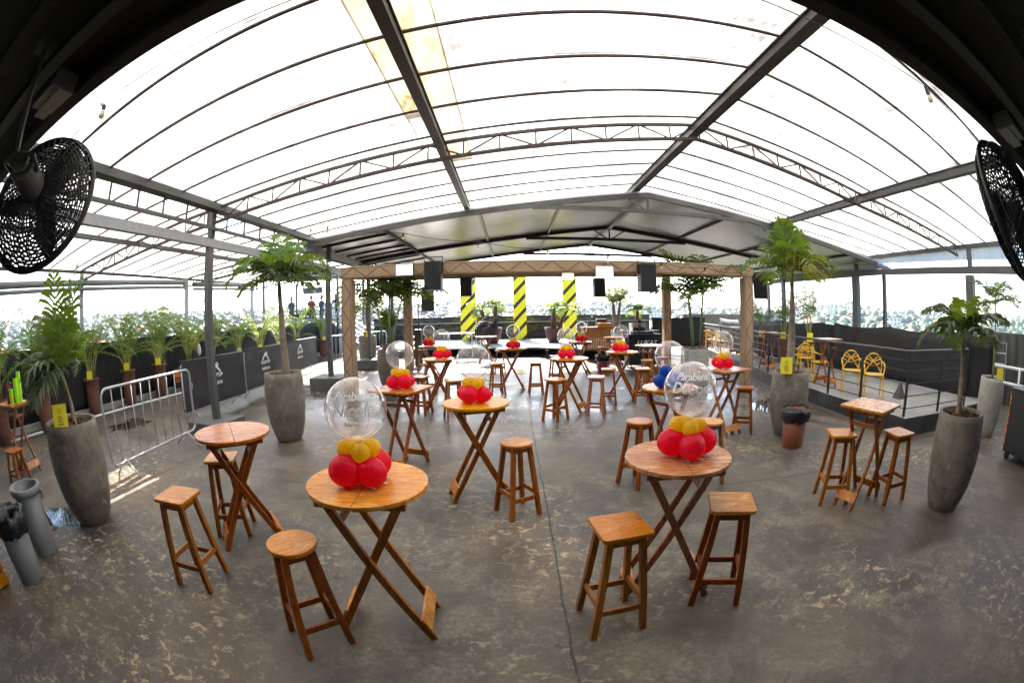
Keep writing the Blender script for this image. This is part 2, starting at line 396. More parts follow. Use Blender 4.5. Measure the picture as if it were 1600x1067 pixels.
def clear():
    t = NT('clear_bubble_film')
    lw = t.n('ShaderNodeLayerWeight', Blend=.5); fr = lw.outputs['Facing']
    n = t.noise(t.coord('Object'), 7, 4, .6, 1.)
    nb = t.bump(n, .25, .02)
    gl = t.n('ShaderNodeBsdfGlossy', Color=(.95,.95,.95,1), Roughness=.06, Normal=nb)
    tp = t.n('ShaderNodeBsdfTransparent', Color=(.965,.955,.955,1))
    df = t.n('ShaderNodeBsdfTranslucent', Color=(.85,.80,.80,1))
    e = t.math('MULTIPLY_ADD', t.math('POWER', fr, 3.2), .95, .07)
    a = t.n('ShaderNodeMixShader', Fac=e, i1=tp.outputs[0], i2=gl.outputs[0])
    haze = t.math('MULTIPLY_ADD', t.ramp(n, [(.5, 0.), (.75, 1.)]), .10, .03)
    return t.surf(t.n('ShaderNodeMixShader', Fac=haze, i1=a.outputs[0], i2=df.outputs[0]))
M['clear'] = clear()
M['seam'] = plain('bubble_seam', (.45,.16,.17), .4, 0, .2, 6)
def vinyl():
    t = NT('white_vinyl'); d = t.n('ShaderNodeBsdfDiffuse', Color=(.92,.92,.92,1)); tr = t.n('ShaderNodeBsdfTranslucent', Color=(.92,.92,.92,1))
    return t.surf(t.n('ShaderNodeMixShader', Fac=.22, i1=d.outputs[0], i2=tr.outputs[0]))
M['letter'] = vinyl()
def emit(name, col, s):
    t = NT(name); return t.surf(t.n('ShaderNodeEmission', Color=(*col, 1), Strength=s))
M['lamp_on'] = emit('lit_floodlight', (1,.93,.72), 2.2)
M['bulb_glass'] = plain('frosted_bulb', (.52,.44,.30), .2, 0, .08, 6)
def deckm():
    t = NT('grey_deck'); P = t.coord('Object'); a = t.noise(P, 1.6, 6, .62, .3)
    c = t.ramp(a, [(.3, (.18,.178,.17)), (.7, (.34,.33,.315))])
    return t.surf(t.prin(Base__Color=c, Roughness=.6, Normal=t.bump(a, .2, .01)))
M['deck'] = deckm()

def text_geo(s, size, shear=0, bold=0, spacing=1.0):
    cu = bpy.data.curves.new('tmp', 'FONT'); cu.body = s; cu.size = size; cu.shear = shear; cu.offset = bold
    cu.align_x = 'CENTER'; cu.align_y = 'CENTER'; cu.resolution_u = 3; cu.space_character = spacing
    o = bpy.data.objects.new('tmp', cu); COL.objects.link(o)
    bpy.context.view_layer.update()
    e = o.evaluated_get(bpy.context.evaluated_depsgraph_get()); me = e.to_mesh()
    vs = [tuple(v.co) for v in me.vertices]; fs = [tuple(p.vertices) for p in me.polygons]
    e.to_mesh_clear(); bpy.data.objects.remove(o); bpy.data.curves.remove(cu)
    return vs, fs
def put_text(mb, s, size, origin, xdir, ydir, m=0, shear=0, bold=0, spacing=1.0):
    vs, fs = text_geo(s, size, shear, bold, spacing); o, x, y = Vector(origin), Vector(xdir), Vector(ydir)
    mb.add([o + x*v[0] + y*v[1] for v in vs], fs, m)

# ------------------------------------------------------------------ camera, sky, sun
cam = bpy.data.cameras.new('camera'); cam.type = 'PANO'; cam.panorama_type = 'FISHEYE_EQUISOLID'
cam.sensor_fit = 'HORIZONTAL'; cam.sensor_width = 36; cam.sensor_height = 24; cam.lens = 15
cam.fisheye_lens = 15.0; cam.fisheye_fov = R(200); cam.clip_start = .05; cam.clip_end = 9000
co = bpy.data.objects.new('camera', cam); COL.objects.link(co); sc.camera = co
rx, fw, up = Vector((.99982,-.00128,-.01885)), Vector((0,.99768,-.06802)), Vector((.01889,.068,.99751))
co.matrix_world = Matrix.Translation((0,0,1.95)) @ Matrix((rx, up, -fw)).transposed().to_4x4()

SUN_EL, SUN_AZ = 42, -10          # azimuth from +Y towards +X
w = bpy.data.worlds.new('World'); sc.world = w; w.use_nodes = True
nt = w.node_tree; bg = nt.nodes['Background']
sky = nt.nodes.new('ShaderNodeTexSky'); sky.sky_type = 'NISHITA'; sky.sun_disc = False
sky.sun_elevation = R(SUN_EL); sky.sun_rotation = R(SUN_AZ); sky.dust_density = 1.5; sky.air_density = 1.0; sky.altitude = 0
nt.links.new(sky.outputs[0], bg.inputs[0]); bg.inputs[1].default_value = .15
sl = bpy.data.lights.new('sun', 'SUN'); sl.energy = 5; sl.angle = R(.55); sl.color = (1,.94,.84)
so = bpy.data.objects.new('sun', sl); COL.objects.link(so)
sd = Vector((math.sin(R(SUN_AZ))*math.cos(R(SUN_EL)), math.cos(R(SUN_AZ))*math.cos(R(SUN_EL)), math.sin(R(SUN_EL))))
so.rotation_euler = sd.to_track_quat('Z', 'Y').to_euler()
sc.view_settings.view_transform = 'Standard'; sc.view_settings.look = 'None'; sc.view_settings.exposure = 2.45; sc.view_settings.gamma = 1
sc.cycles.use_denoising = True; sc.cycles.max_bounces = 8; sc.cycles.diffuse_bounces = 4; sc.cycles.glossy_bounces = 4
sc.cycles.transparent_max_bounces = 16; sc.cycles.caustics_reflective = False; sc.cycles.caustics_refractive = False
sc.cycles.sample_clamp_indirect = 6

# ------------------------------------------------------------------ ground and far land
mb = MB(); mb.box((1.5,10.5,-.15), (25,33,.3)); struct(mb.build('floor', M['floor']))
mb = MB(); mb.box((1.5,10.5,-6.5), (24.6,32.6,12.4)); b0 = mb.build('lower_building', M['house_beige']); struct(b0)

def hill_el(az):
    pts = [(-95,1.9),(-72,1.85),(-63,1.8),(-58,1.55),(-51,1.75),(-46,1.55),(-30,1.3),(-12,1.15),(-7,1.45),(-2,1.25),(4,.8),(11,1.05),(15,.95),(20,.35),(30,.2),(38,.1),(41,.5),(44,.85),(48,1.05),(51,.55),(54,.25),(61,.1),(95,.3)]
    for (a, e), (b, f) in zip(pts, pts[1:]):
        if a <= az <= b:
            t = (az-a)/(b-a); t = t*t*(3-2*t); return e + (f-e)*t
    return .3
def land_z(r, az):
    top = 1.95 + 1500*math.tan(R(hill_el(az)))
    t = min(1, max(0, (r-120)/1380)); t = t**1.5
    z = -14 + (top+14)*t
    z += noise.noise(Vector((r*math.sin(R(az))*.006, r*math.cos(R(az))*.006, 3.3)))*min(9, r*.012)
    if r > 1500: z -= (r-1500)*.02
    return z
mb = MB(); rs = [16,40,80,120,180,250,330,420,520,640,780,930,1100,1300,1500,1800,2300]; na = 121
vs = []
for r in rs:
    for k in range(na):
        az = -110 + 220*k/(na-1)
        vs.append((r*math.sin(R(az)), 4 + r*math.cos(R(az)), land_z(r, az)))
fs = [(i*na+k, i*na+k+1, (i+1)*na+k+1, (i+1)*na+k) for i in range(len(rs)-1) for k in range(na-1)]
mb.add(vs, fs); struct(mb.build('hills', M['ground_far'], smooth=True))
mb = MB(); mb.poly([(-9000,-9000,-60),(9000,-9000,-60),(9000,9000,-60),(-9000,9000,-60)]); struct(mb.build('ground', M['ground_far']))

# far trees: one leafy mass on the slopes
import bmesh
bm = bmesh.new(); bmesh.ops.create_icosphere(bm, subdivisions=2, radius=1)
ico_v = [v.co.copy() for v in bm.verts]; ico_f = [tuple(v.index for v in f.verts) for f in bm.faces]; bm.free()
def blob(mb, c, r, seed, m=0, sq=.85):
    vs = []
    for v in ico_v:
        k = 1 + .42*noise.noise(v*1.7 + Vector((seed*3.1, seed, 0))) + .22*noise.noise(v*4.1 + Vector((seed, 0, seed*2)))
        vs.append((c[0]+v.x*r*k, c[1]+v.y*r*k, c[2]+v.z*r*k*sq))
    mb.add(vs, ico_f, m)
mb = MB(); rt = random.Random(3)
for i in range(5200):
    az = rt.uniform(-85, 85); r = 60*((1480/60)**(rt.random()**.55))
    if noise.noise(Vector((r*math.sin(R(az))*.012, r*math.cos(R(az))*.012, 9))) < -.22 and rt.random() < .7: continue
    s = rt.uniform(2.6, 5.6)*(1 + r/2200)
    blob(mb, (r*math.sin(R(az)), 4 + r*math.cos(R(az)), land_z(r, az) + s*.55), s, i*.37)
o = mb.build('far_woods', M['far_tree'], smooth=True); o['kind'] = 'stuff'; o['label'] = 'green trees covering the far hillsides'; o['category'] = 'woods'
# far houses
hm = []
for q, (wx, wy, hz, wl, rf) in enumerate([(11,9,6,'house_white','roof_orange'),(16,10,9,'house_white','roof_grey'),(9,8,5,'house_beige','roof_orange'),(14,12,14,'house_white','roof_grey')]):
    mb = MB(); mb.box((0,0,hz/2-2), (wx,wy,hz+4))
    n = max(2, int(wx/4))
    for fl in range(max(1, int(hz/3))):
        for k in range(n): mb.box((-wx/2 + wx*(k+.5)/n, -wy/2-.02, 1.6+fl*3), (1.5,.1,1.3), m=2)
    if rf == 'roof_orange':
        h2 = hz+2.2; a = wx/2+.6; b = wy/2+.6
        mb.add([(-a,-b,hz+.02),(a,-b,hz+.02),(a,b,hz+.02),(-a,b,hz+.02),(-a*.5,0,h2),(a*.5,0,h2)], [(0,1,5,4),(1,2,5),(2,3,4,5),(3,0,4),(0,3,2,1)], 1)
    else: mb.box((0,0,hz+.22), (wx+.8,wy+.8,.4), m=1)
    o = mb.build('house', [M[wl], M[rf], M['window_dark']]); hm.append(o)
HL = ['white house with an orange tiled roof among the far trees','white flat roofed house among the far trees','beige house with a clay tiled roof among the far trees','tall white block with a flat roof among the far trees']
HG = ['white orange-roofed houses on the far slopes','white flat-roofed houses on the far slopes','beige clay-roofed houses on the far slopes','tall white blocks on the far slopes']
cnt = [0]*4
for i in range(110):
    az = rt.choice([rt.uniform(-70,-40), rt.uniform(-14,22), rt.uniform(-14,22), rt.uniform(36,68), rt.uniform(36,68)])
    r = rt.uniform(170, 1250); q = rt.choice([0,0,1,1,2,2,3]) if r > 260 else rt.choice([0,2])
    o = hm[q] if cnt[q] == 0 else hm[q].copy()
    if cnt[q]: COL.objects.link(o)
    cnt[q] += 1
    o.location = (r*math.sin(R(az)), 4 + r*math.cos(R(az)), land_z(r, az) + rt.uniform(1,3)); o.rotation_euler.z = -R(az) + rt.uniform(-.7,.7)
    tag(o, HL[q], 'house', HG[q])
for k, (x, y, z) in enumerate([(-58,34,-6.2),(-70,18,-7.2),(-64,26,-6.9)]):
    o = hm[2 if k != 1 else 0].copy(); COL.objects.link(o); o.location = (x, y, z); o.rotation_euler.z = .5+k
    tag(o, ['near beige house with clay roof just below the black fence','white house with orange roof seen behind the silvery palm','beige clay-roofed house between two others below the fence'][k], 'house', 'houses right below the terrace')

# ------------------------------------------------------------------ the big translucent canopy
PROF = [(-10.9,3.55),(-8.0,3.84),(-5.2,4.09),(-1.02,4.62),(3.15,5.12),(7.3,4.44),(12.3,3.95)]
def zr(x):
    for (a, za), (b, zb) in zip(PROF, PROF[1:]):
        if a <= x <= b: return za + (zb-za)*(x-a)/(b-a)
    return PROF[0][1] if x < PROF[0][0] else PROF[-1][1]
can = thing('canopy_roof', 'huge white translucent gable canopy on dark purlins and grey posts over the whole terrace', 'canopy', (-5.3,6.14,0))
off = Vector((5.3,-6.14,0))
def W(x, y, z): return Vector((x,y,z)) + off
def sheet(name, x0, x1, y0, y1, mat, dz=.045, parent=can):
    mb = MB(); xs = [x0] + [p[0] for p in PROF if x0 < p[0] < x1] + [x1]
    for a, b in zip(xs, xs[1:]):
        p = [W(a,y0,zr(a)+dz), W(b,y0,zr(b)+dz), W(b,y1,zr(b)+dz), W(a,y1,zr(a)+dz)]
        q = [v+Vector((0,0,.006)) for v in p]
        mb.add(p+q, [(0,1,2,3),(7,6,5,4),(0,4,5,1),(2,6,7,3),(1,5,6,2),(3,7,4,0)])
    return mb.build(name, mat, parent)
Y0 = .55
sheet('roof_sheet', -10.95, -6.40, Y0, 15.6, M['roof'])
sheet('roof_sheet', -6.41, -5.19, Y0, 7.0, M['roof'], .054); sheet('roof_sheet', -6.41, -5.19, 8.15, 15.6, M['roof'], .054)
sheet('roof_sheet', -5.20, -1.34, Y0, 10.6, M['roof'])
sheet('roof_sheet', -.66, 3.15, Y0, 10.6, M['roof']); sheet('roof_sheet', 3.15, 7.32, Y0, 10.6, M['roof']); sheet('roof_sheet', 7.29, 12.4, Y0, 16.5, M['roof'], .055)
sheet('stained_strip', -1.36, -1.01, Y0, 5.2, M['strip'], .03); sheet('stained_strip', -1.02, -.64, Y0, 7.2, M['strip'], .034)
sheet('roof_sheet', -1.36, -.64, 7.1, 10.6, M['roof'], .058); sheet('roof_sheet', -1.36, -1.01, 5.1, 7.15, M['roof'], .064)
def along(y0, y1, x, dz, w, h, name, mat):
    mb = MB(); mb.beam(W(x,y0,zr(x)+dz), W(x,y1,zr(x)+dz), w, h); return mb.build(name, mat, can, bevel=.006)
# purlins and ridge
for x, w_, y1 in ((-1.02,.085,10.6),(3.15,.125,10.6),(7.3,.11,10.4)):
    mb = MB(); mb.beam(W(x,Y0,zr(x)-.09), W(x,y1,zr(x)-.09), w_, .13); mb.beam(W(x,Y0,zr(x)-.16), W(x,y1,zr(x)-.16), w_*1.5, .02); mb.beam(W(x,Y0,zr(x)-.018), W(x,y1,zr(x)-.018), w_*1.5, .02)
    mb.build('purlin', M['steel_grey'], can)
along(Y0,15.6,-8.0,-.07,.10,.10,'purlin',M['steel_grey'])
# valley gutter girder on the post line
mb = MB(); mb.beam(W(-5.25,Y0,4.05), W(-5.25,15.5,4.05), .16, .12); mb.beam(W(-5.25,Y0,3.975), W(-5.25,15.5,3.975), .24, .018); mb.build('gutter_beam', M['steel_grey'], can)
mb = MB(); mb.beam(W(-5.3,Y0,3.66), W(-5.3,15.5,3.66), .06, .06)
y = .9
while y < 15.4: mb.beam(W(-5.3,y,3.68), W(-5.3,y,3.98), .03, .03); y += .62
mb.build('girder', M['steel_grey'], can)
mb = MB(); mb.beam(W(-5.44,Y0,3.42), W(-5.44,15.5,3.42), .10, .17); mb.build('box_beam', M['steel'], can, bevel=.01)
# eaves
mb = MB(); mb.beam(W(-10.92,Y0,3.50), W(-10.92,15.6,3.50), .08, .08); mb.build('eave_beam', M['truss_red'], can)
mb = MB(); mb.beam(W(12.35,Y0,3.90), W(12.35,16.5,3.90), .12, .12); mb.build('eave_beam', M['steel_grey'], can)
mb = MB(); mb.beam(W(12.35,3.0,3.17), W(12.35,16.5,3.55), .14, .20); mb.build('side_beam', M['steel_grey'], can, bevel=.008)
mb = MB()
for k in range(34):
    y = 4.0 + k*.37; zb = 3.27 + (y-3)*.028+.03
    mb.poly([W(12.33+.02*math.sin(k*1.9),y,3.84), W(12.33+.02*math.sin((k+1)*1.9),y+.37,3.84), W(12.37+.05*math.sin((k+1)*.8),y+.37,zb+.15), W(12.37+.05*math.sin(k*.8),y,zb+.15)])
mb.build('rain_flap', M['clearfilm'], can)
# ribs across the slope
def rib(y, xa, xb, r=.022, mat='truss_red', name='rib'):
    mb = MB(); xs = [xa] + [p[0] for p in PROF if xa < p[0] < xb] + [xb]
    for a, b in zip(xs, xs[1:]): mb.beam(W(a,y,zr(a)+.005), W(b,y,zr(b)+.005), r*1.5, r*1.3)
    mb.build(name, M[mat], can)
for y in (1.55,2.4,3.22,4.08,4.96,5.86,7.44,8.3,9.08,9.9): rib(y, -10.9, 12.3)
for y in (10.6,11.9,12.7,13.5,14.3,15.4): rib(y, -10.9, -5.2)
for y in (10.5,11.3,12.1,13.0,13.9,14.8,15.7): rib(y, 7.3, 12.3)
# lattice trusses
def lattice(y, xa, xb, depth=.27, step=.55):
    mb = MB(); top = lambda x: Vector(W(x,y,zr(x)-.02)); bot = lambda x: Vector(W(x,y,zr(x)-.02-depth))
    xs = [xa] + [p[0] for p in PROF if xa < p[0] < xb and p[0] != -8.0] + [xb]
    for a, b in zip(xs, xs[1:]):
        mb.beam(top(a), top(b), .05, .05); mb.beam(bot(a), bot(b), .05, .05)
        mb.beam(bot(a)+Vector((0,.07,.01)), bot(b)+Vector((0,.07,.01)), .03, .03)
    n = int((xb-xa)/step)
    for k in range(n):
        x = xa + (xb-xa)*(k+.5)/n; d = (xb-xa)/n
        mb.beam(top(x), bot(x), .022, .022)
        x2 = x+d if k < n-1 else xb
        if k % 2: mb.beam(top(x), bot(x2), .022, .022)
        else: mb.beam(bot(x), top(x2), .022, .022)
    mb.build('lattice_truss', M['truss_red'], can)
lattice(6.14, -10.9, 12.3); lattice(11.1, -10.9, -5.25); lattice(15.3, -10.9, -5.25); lattice(12.5, 8.2, 12.3)
# posts with footing blocks
for (x, y, s, h) in ((-5.44,6.14,.85,.22),(-5.05,10.95,.95,.34),(-5.3,15.2,.82,.36)):
    mb = MB(); mb.box(W(x,y,h+(3.34-h)/2), (.13,.13,3.34-h)); mb.box(W(x+.02,y,3.75), (.12,.12,.5)); mb.build('post', M['steel_grey'], can, bevel=.006)
    mb = MB(); mb.box(W(x,y-.02,h/2), (s,s,h)); mb.build('footing', M['block'], can, bevel=.015)
for (x, y, s, h, z0) in ((12.3,5.7,.30,3.1,0),(12.3,11.2,.28,3.3,0),(12.3,16.2,.2,3.4,0),(-10.85,10.95,.14,3.5,0),(-10.85,15.3,.14,3.5,0),(-10.85,6.14,.12,3.45,0)):
    mb = MB(); mb.box(W(x,y,h/2), (s*.8,s,h)); mb.build('post', M['steel_grey'] if x > 0 else M['steel'], can, bevel=.006)
for y in (5.7,11.2):
    mb = MB(); mb.box(W(12.34,y-.02,3.58), (.10,.16,.66)); mb.build('post_head', M['steel_grey'], can)
def roller(ya, yb, z0, z1, lab):
    mb = MB(); mb.tube([(-10.72,ya,z0),(-10.72,yb,z1)], .085, 14); mb.tube([(-10.70,ya,z0-.16),(-10.70,yb,z1-.16)], .05, 10)
    mb.box((-10.72,yb,z1-.05), (.12,.03,.34)); return tag(mb.build('rolled_blind', M['blind'], smooth=True), lab, 'rolled blind', 'rolled grey blinds under the eave')
roller(3.0, 10.7, 3.10, 3.36, 'grey blind rolled up under the eave above the row of pots')
roller(11.2, 15.2, 3.32, 3.45, 'shorter grey rolled blind beyond the second eave post')

# ------------------------------------------------------------------ metal gable roof over the dance floor
han = thing('metal_shed_roof', 'grey metal gable shed roof with dark trusses over the beige truss frame', 'shed roof', (3.4,14,0))
ho = Vector((-3.4,-14,0)); HX0, HXR, HX1 = -5.35, 3.45, 13.2; HZ0, HZR, HZ1 = 3.93, 4.93, 3.58; HYA, HYB = 10.0, 18.6
def hz(x): return HZ0 + (HZR-HZ0)*(x-HX0)/(HXR-HX0) if x < HXR else HZR + (HZ1-HZR)*(x-HXR)/(HX1-HXR)
def H(x, y, dz=0): return Vector((x, y, hz(x)+dz)) + ho
for a, b in ((HX0,HXR-.006),(HXR+.006,HX1)):
    mb = MB(); p = [H(a,HYA), H(b,HYA), H(b,HYB), H(a,HYB)]; q = [v+Vector((0,0,.05)) for v in p]
    mb.add(p+q, [(3,2,1,0),(4,5,6,7),(0,1,5,4),(2,3,7,6),(1,2,6,5),(3,0,4,7)]); mb.build('roof_panel', M['sheet'], han)
for k, y in enumerate((HYA+.02, 14.4, 18.3)):
    mb = MB(); t = .11 if k else .13; mt = M['charcoal'] if k else M['steel_grey']
    mb.beam(H(HX0,y,-t/2-.003), H(HXR,y,-t/2-.003), .10, t); mb.beam(H(HXR,y,-t/2-.003), H(HX1,y,-t/2-.003), .10, t)
    a, b, zc = HXR-2.9, HXR+2.9, hz(HXR-2.9)-.10
    mb.beam(Vector((a,y,hz(a)-.12))+ho, Vector((b,y,hz(b)-.12))+ho, .08, .10)
    zc = (hz(a)+hz(b))/2-.12
    mb.beam(Vector((HXR,y,zc))+ho, H(HXR,y,-.1), .05, .05)
    for s in (-1,1): mb.beam(Vector((HXR+s*.08,y,zc+.03))+ho, H(HXR+s*.55,y,-.1), .04, .04)
    mb.build('roof_truss', mt, han)
for x in (-3.2,-.75,1.3,6.0,8.6,11.0):
    mb = MB(); mb.beam(H(x,HYA+.1,-.035), H(x,HYB,-.035), .07, .06); mb.build('purlin', M['charcoal'] if x in (-3.2,6.0,8.6,11.0) else M['steel'], han)
mb = MB(); mb.beam(H(HXR,HYA+.1,-.06), H(HXR,HYB,-.06), .13, .10); mb.build('ridge_beam', M['steel'], han)
for x, mt in ((HX0+.03,'steel'),(HX1-.03,'steel_grey')):
    mb = MB(); mb.beam(H(x,HYA,-.13), H(x,HYB,-.13), .12, .2); mb.build('eave_gutter', M[mt], han)
for y in (10.9,11.9,12.9,13.7,15.2,16.2):
    mb = MB(); mb.beam(H(HX0+.1,y,-.03), H(-3.25,y,-.03), .05, .05); mb.build('side_batten', M['charcoal'], han)
for x, y in ((HX0+.03,18.5),(HX1-.2,18.5),(HX1-.2,10.2)):
    mb = MB(); z = hz(x)-.2; mb.box(Vector((x,y,z/2))+ho, (.13,.13,z)); mb.build('post', M['steel_grey'], han)

# ------------------------------------------------------------------ beige wrapped truss frame
tf = thing('truss_frame', 'beige cloth wrapped stage truss frame standing under the metal roof', 'truss frame', (1,12,0)); to = Vector((-1,-12,0))
def wrapped(name, a, b, s=.30, face='y', seg=.34):
    a, b = Vector(a)+to, Vector(b)+to
    mb = MB(); mb.beam(a, b, s, s, up=(0,0,1) if abs((b-a).normalized().z) < .9 else (0,1,0)); o = mb.build(name, M['beige'], tf, bevel=.02)
    d = (b-a); L = d.length; d.normalize(); n = int(L/seg)
    side = Vector((1,0,0)) if abs(d.z) > .9 else Vector((0,0,1))
    for nv in ((Vector((0,-1,0)), side),) if abs(d.y) < .9 else ((Vector((-1,0,0)), Vector((0,0,1))), (Vector((1,0,0)), Vector((0,0,1)))):
        nn, sd_ = nv; m2 = MB()
        e = s/2+.001
        for k in range(n):
            p = a + d*(L*k/n) + nn*e; q = a + d*(L*(k+1)/n) + nn*e; w_ = s*.40
            sg = 1 if k % 2 else -1
            m2.beam(p+sd_*w_*sg, q-sd_*w_*sg, .022, .004, up=nn)
        for sg in (-1,1): m2.beam(a+nn*e+sd_*w_*sg, b+nn*e+sd_*w_*sg, .018, .0044, up=nn)
        m2.build('bar_outline', M['beige_bar'], o)
    return o
FL, FR, BL, BR = (-4.0,9.9), (6.25,10.0), (-3.72,15.0), (5.74,15.0)
for (x, y), h in ((FL,2.86),(FR,2.84),(BL,3.18),(BR,3.18)): wrapped('pillar', (x,y,0), (x,y,h), .29)
wrapped('cross_beam', (FL[0]-.15,FL[1],3.02), (FR[0]+.15,FR[1],2.99), .30)
wrapped('cross_beam', (BL[0]-.15,15,3.34), (BR[0]+.15,15,3.34), .30)
wrapped('side_beam', (FL[0],FL[1]+.16,3.03), (BL[0],14.84,3.33), .28); wrapped('side_beam', (FR[0],FR[1]+.16,3.0), (BR[0],14.84,3.33), .28)

def speaker(x, y, z, label, w=.40, h=.66, tilt=0, rz=0):
    t = thing('loudspeaker', label, 'loudspeaker', (x,y,z), rz, 'black loudspeakers hung from the truss frame')
    M3 = Matrix.Rotation(tilt, 3, 'X')
    mb = MB(); mb.box((0,0,-h/2), (w,w*.85,h), mat=None); o = mb.build('cabinet', M['plastic_black'], t, bevel=.02); o.rotation_euler.x = tilt
    g = MB(); g.box((0,-w*.425-.004,-h/2), (w-.05,.012,h-.06)); g.build('grille', M['grille'], o, bevel=.005)
    b = MB(); b.beam((-w/2-.015,0,-h*.4), (-w/2-.015,0,.10), .02, .05); b.beam((w/2+.015,0,-h*.4), (w/2+.015,0,.10), .02, .05); b.beam((-w/2-.025,0,.11), (w/2+.025,0,.11), .05, .02)
    b.build('bracket', M['steel_black'], t)
    return t
speaker(-1.77,9.66,3.16,'black loudspeaker on front truss beam above the leafy palm clump')
speaker(3.20,9.66,3.06,'black loudspeaker half hidden behind the tall two stemmed palm')
speaker(-1.55,14.75,3.20,'black loudspeaker in front of a yellow striped column')
speaker(3.09,14.75,3.11,'dark loudspeaker hanging beside the bare dark palm crown')
speaker(6.60,9.80,2.96,'tilted black loudspeaker on the beige pillar next to the ringed trunk palm', tilt=.35, rz=-.7)
def flood(x, y, z, label, w=.42, h=.26):
    t = thing('floodlight', label, 'floodlight', (x,y,z), 0, 'lit floodlights on the truss frame')
    mb = MB(); mb.box((0,.045,0), (w,.07,h)); o = mb.build('housing', M['steel_black'], t, bevel=.008)
    e = MB(); e.box((0,.006,0), (w-.03,.012,h-.03)); e.build('lit_panel', M['lamp_on'], t)
    b = MB(); b.tube([(-w/2-.01,.04,0),(-w/2-.01,.04,h*.7),(w/2+.01,.04,h*.7),(w/2+.01,.04,0)], .008, 6); b.build('yoke', M['steel_black'], t)
flood(2.16,9.62,2.86,'larger lit floodlight under the front truss beam'); flood(1.99,14.72,3.19,'smaller lit floodlight under the rear truss beam'); flood(-2.46,9.62,3.0,'lit floodlight partly behind the palm with the orange frond')

# ------------------------------------------------------------------ dark roof overhead, with wall fans
so_ = thing('dark_porch_roof', 'dark wooden porch roof edge overhead framing the view', 'porch roof', (0,-1.4,3.3))
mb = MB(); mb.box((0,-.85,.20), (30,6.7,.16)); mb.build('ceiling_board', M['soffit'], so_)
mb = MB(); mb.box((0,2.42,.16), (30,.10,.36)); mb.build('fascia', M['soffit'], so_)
for y in (2.08,1.73,.9): 
    mb = MB(); mb.box((0,y,.07), (30,.09,.09)); mb.build('joist', M['soffit'] if y != 2.08 else M['charcoal'], so_)
for x, y in ((-2.55,2.28),(3.55,2.28)):
    mb = MB(); mb.box((x,y,.05), (.34,.22,.13)); mb.box((x,y,-.03), (.42,.10,.03)); mb.build('bracket', M['steel'], so_, bevel=.006)
mb = MB(); mb.box((0,-5.6,1.6), (30,.2,3.2)); o = mb.build('added_shade_wall', M['soffit']); struct(o)  # unseen wall behind the camera, added to cut light and darken the foreground
def fan(loc, nrm, label, arm):
    t = thing('wall_fan', label, 'fan', loc, 0, 'black industrial fans')
    n = Vector(nrm).normalized(); q = n.to_track_quat('Z', 'Y').to_matrix()
    T = lambda x, y, z: q @ Vector((x,y,z))
    rr = .345
    for nm, sg in (('front_grille',1),('rear_grille',-1)):
        c = MB()
        for k in range(16):
            rad = .05 + (rr-.05)*k/15; z = sg*(.015+.115*math.sqrt(max(0,1-(rad/rr)**2)))
            c.tube([T(rad*math.cos(a*math.pi/18), rad*math.sin(a*math.pi/18), z) for a in range(36)], .0055, 4, closed=True)
        for a in range(40):
            th = a*2*math.pi/40; pts = []
            for k in range(7):
                rad = .05 + (rr-.05)*k/6; z = sg*(.018+.115*math.sqrt(max(0,1-(rad/rr)**2)))
                pts.append(T(rad*math.cos(th+.5*k/6*sg), rad*math.sin(th+.5*k/6*sg), z))
            c.tube(pts, .0048, 4)
        c.ball(T(0,0,sg*.125), .055, 12, 8, (1,1,.5), M=q); c.build(nm, M['plastic_black'], t)
    c = MB(); c.tube([T(rr*math.cos(a*math.pi/24), rr*math.sin(a*math.pi/24), 0) for a in range(48)], .017, 8, closed=True); c.build('rim', M['plastic_black'], t, smooth=True)
    c = MB(); c.ball((0,0,0), .06, 14, 8, (1,1,.9), M=q); c.build('hub', M['plastic_black'], t, smooth=True)
    for b in range(3):
        c = MB(); vs = []
        for i in range(7):
            rad = .05 + .27*i/6; wd = .09 + .10*math.sin(math.pi*min(1, i/6*.8+.15))
            for s in (-1,0,1):
                th = b*2*math.pi/3 + s*wd/max(rad,.10)*.42; vs.append(T(rad*math.cos(th), rad*math.sin(th), s*.035))
        c.add(vs, [(i*3+s, i*3+s+1, i*3+s+4, i*3+s+3) for i in range(6) for s in (0,1)])
        o = c.build('blade', M['plastic_black'], t, smooth=True); sol = o.modifiers.new('thick', 'SOLIDIFY'); sol.thickness = .005
    c = MB(); c.tube([T(0,0,-.13), T(0,0,-.33)], .075, 18); c.tube([T(0,0,-.33), T(0,0,-.36)], .05, 14); c.build('motor', M['steel_grey'], t, smooth=False, bevel=.008)
    c = MB(); p0 = T(0,0,-.27); e = Vector(arm)
    c.tube([p0+T(.085,0,0), p0+T(.10,0,-.12), p0+T(0,0,-.16), p0+T(-.10,0,-.12), p0+T(-.085,0,0)], .012, 8)
    c.tube([p0+T(0,0,-.16), p0+T(0,0,-.16)+e*.5, p0+T(0,0,-.16)+e], .018, 8); c.beam(p0+T(0,0,-.16)+e-Vector((0,0,.01)), p0+T(0,0,-.16)+e+Vector((0,0,.05)), .12, .12)
    c.build('arm', M['charcoal'], t)
fan((-2.16,.85,2.58), (-.62,.74,-.22), 'black caged fan whose grille, motor and arm are seen from behind', (-.16,-.02,.58))
fan((2.30,.67,2.46), (.12,.97,-.22), 'black caged fan seen nearly edge on', (.10,-.15,.68))

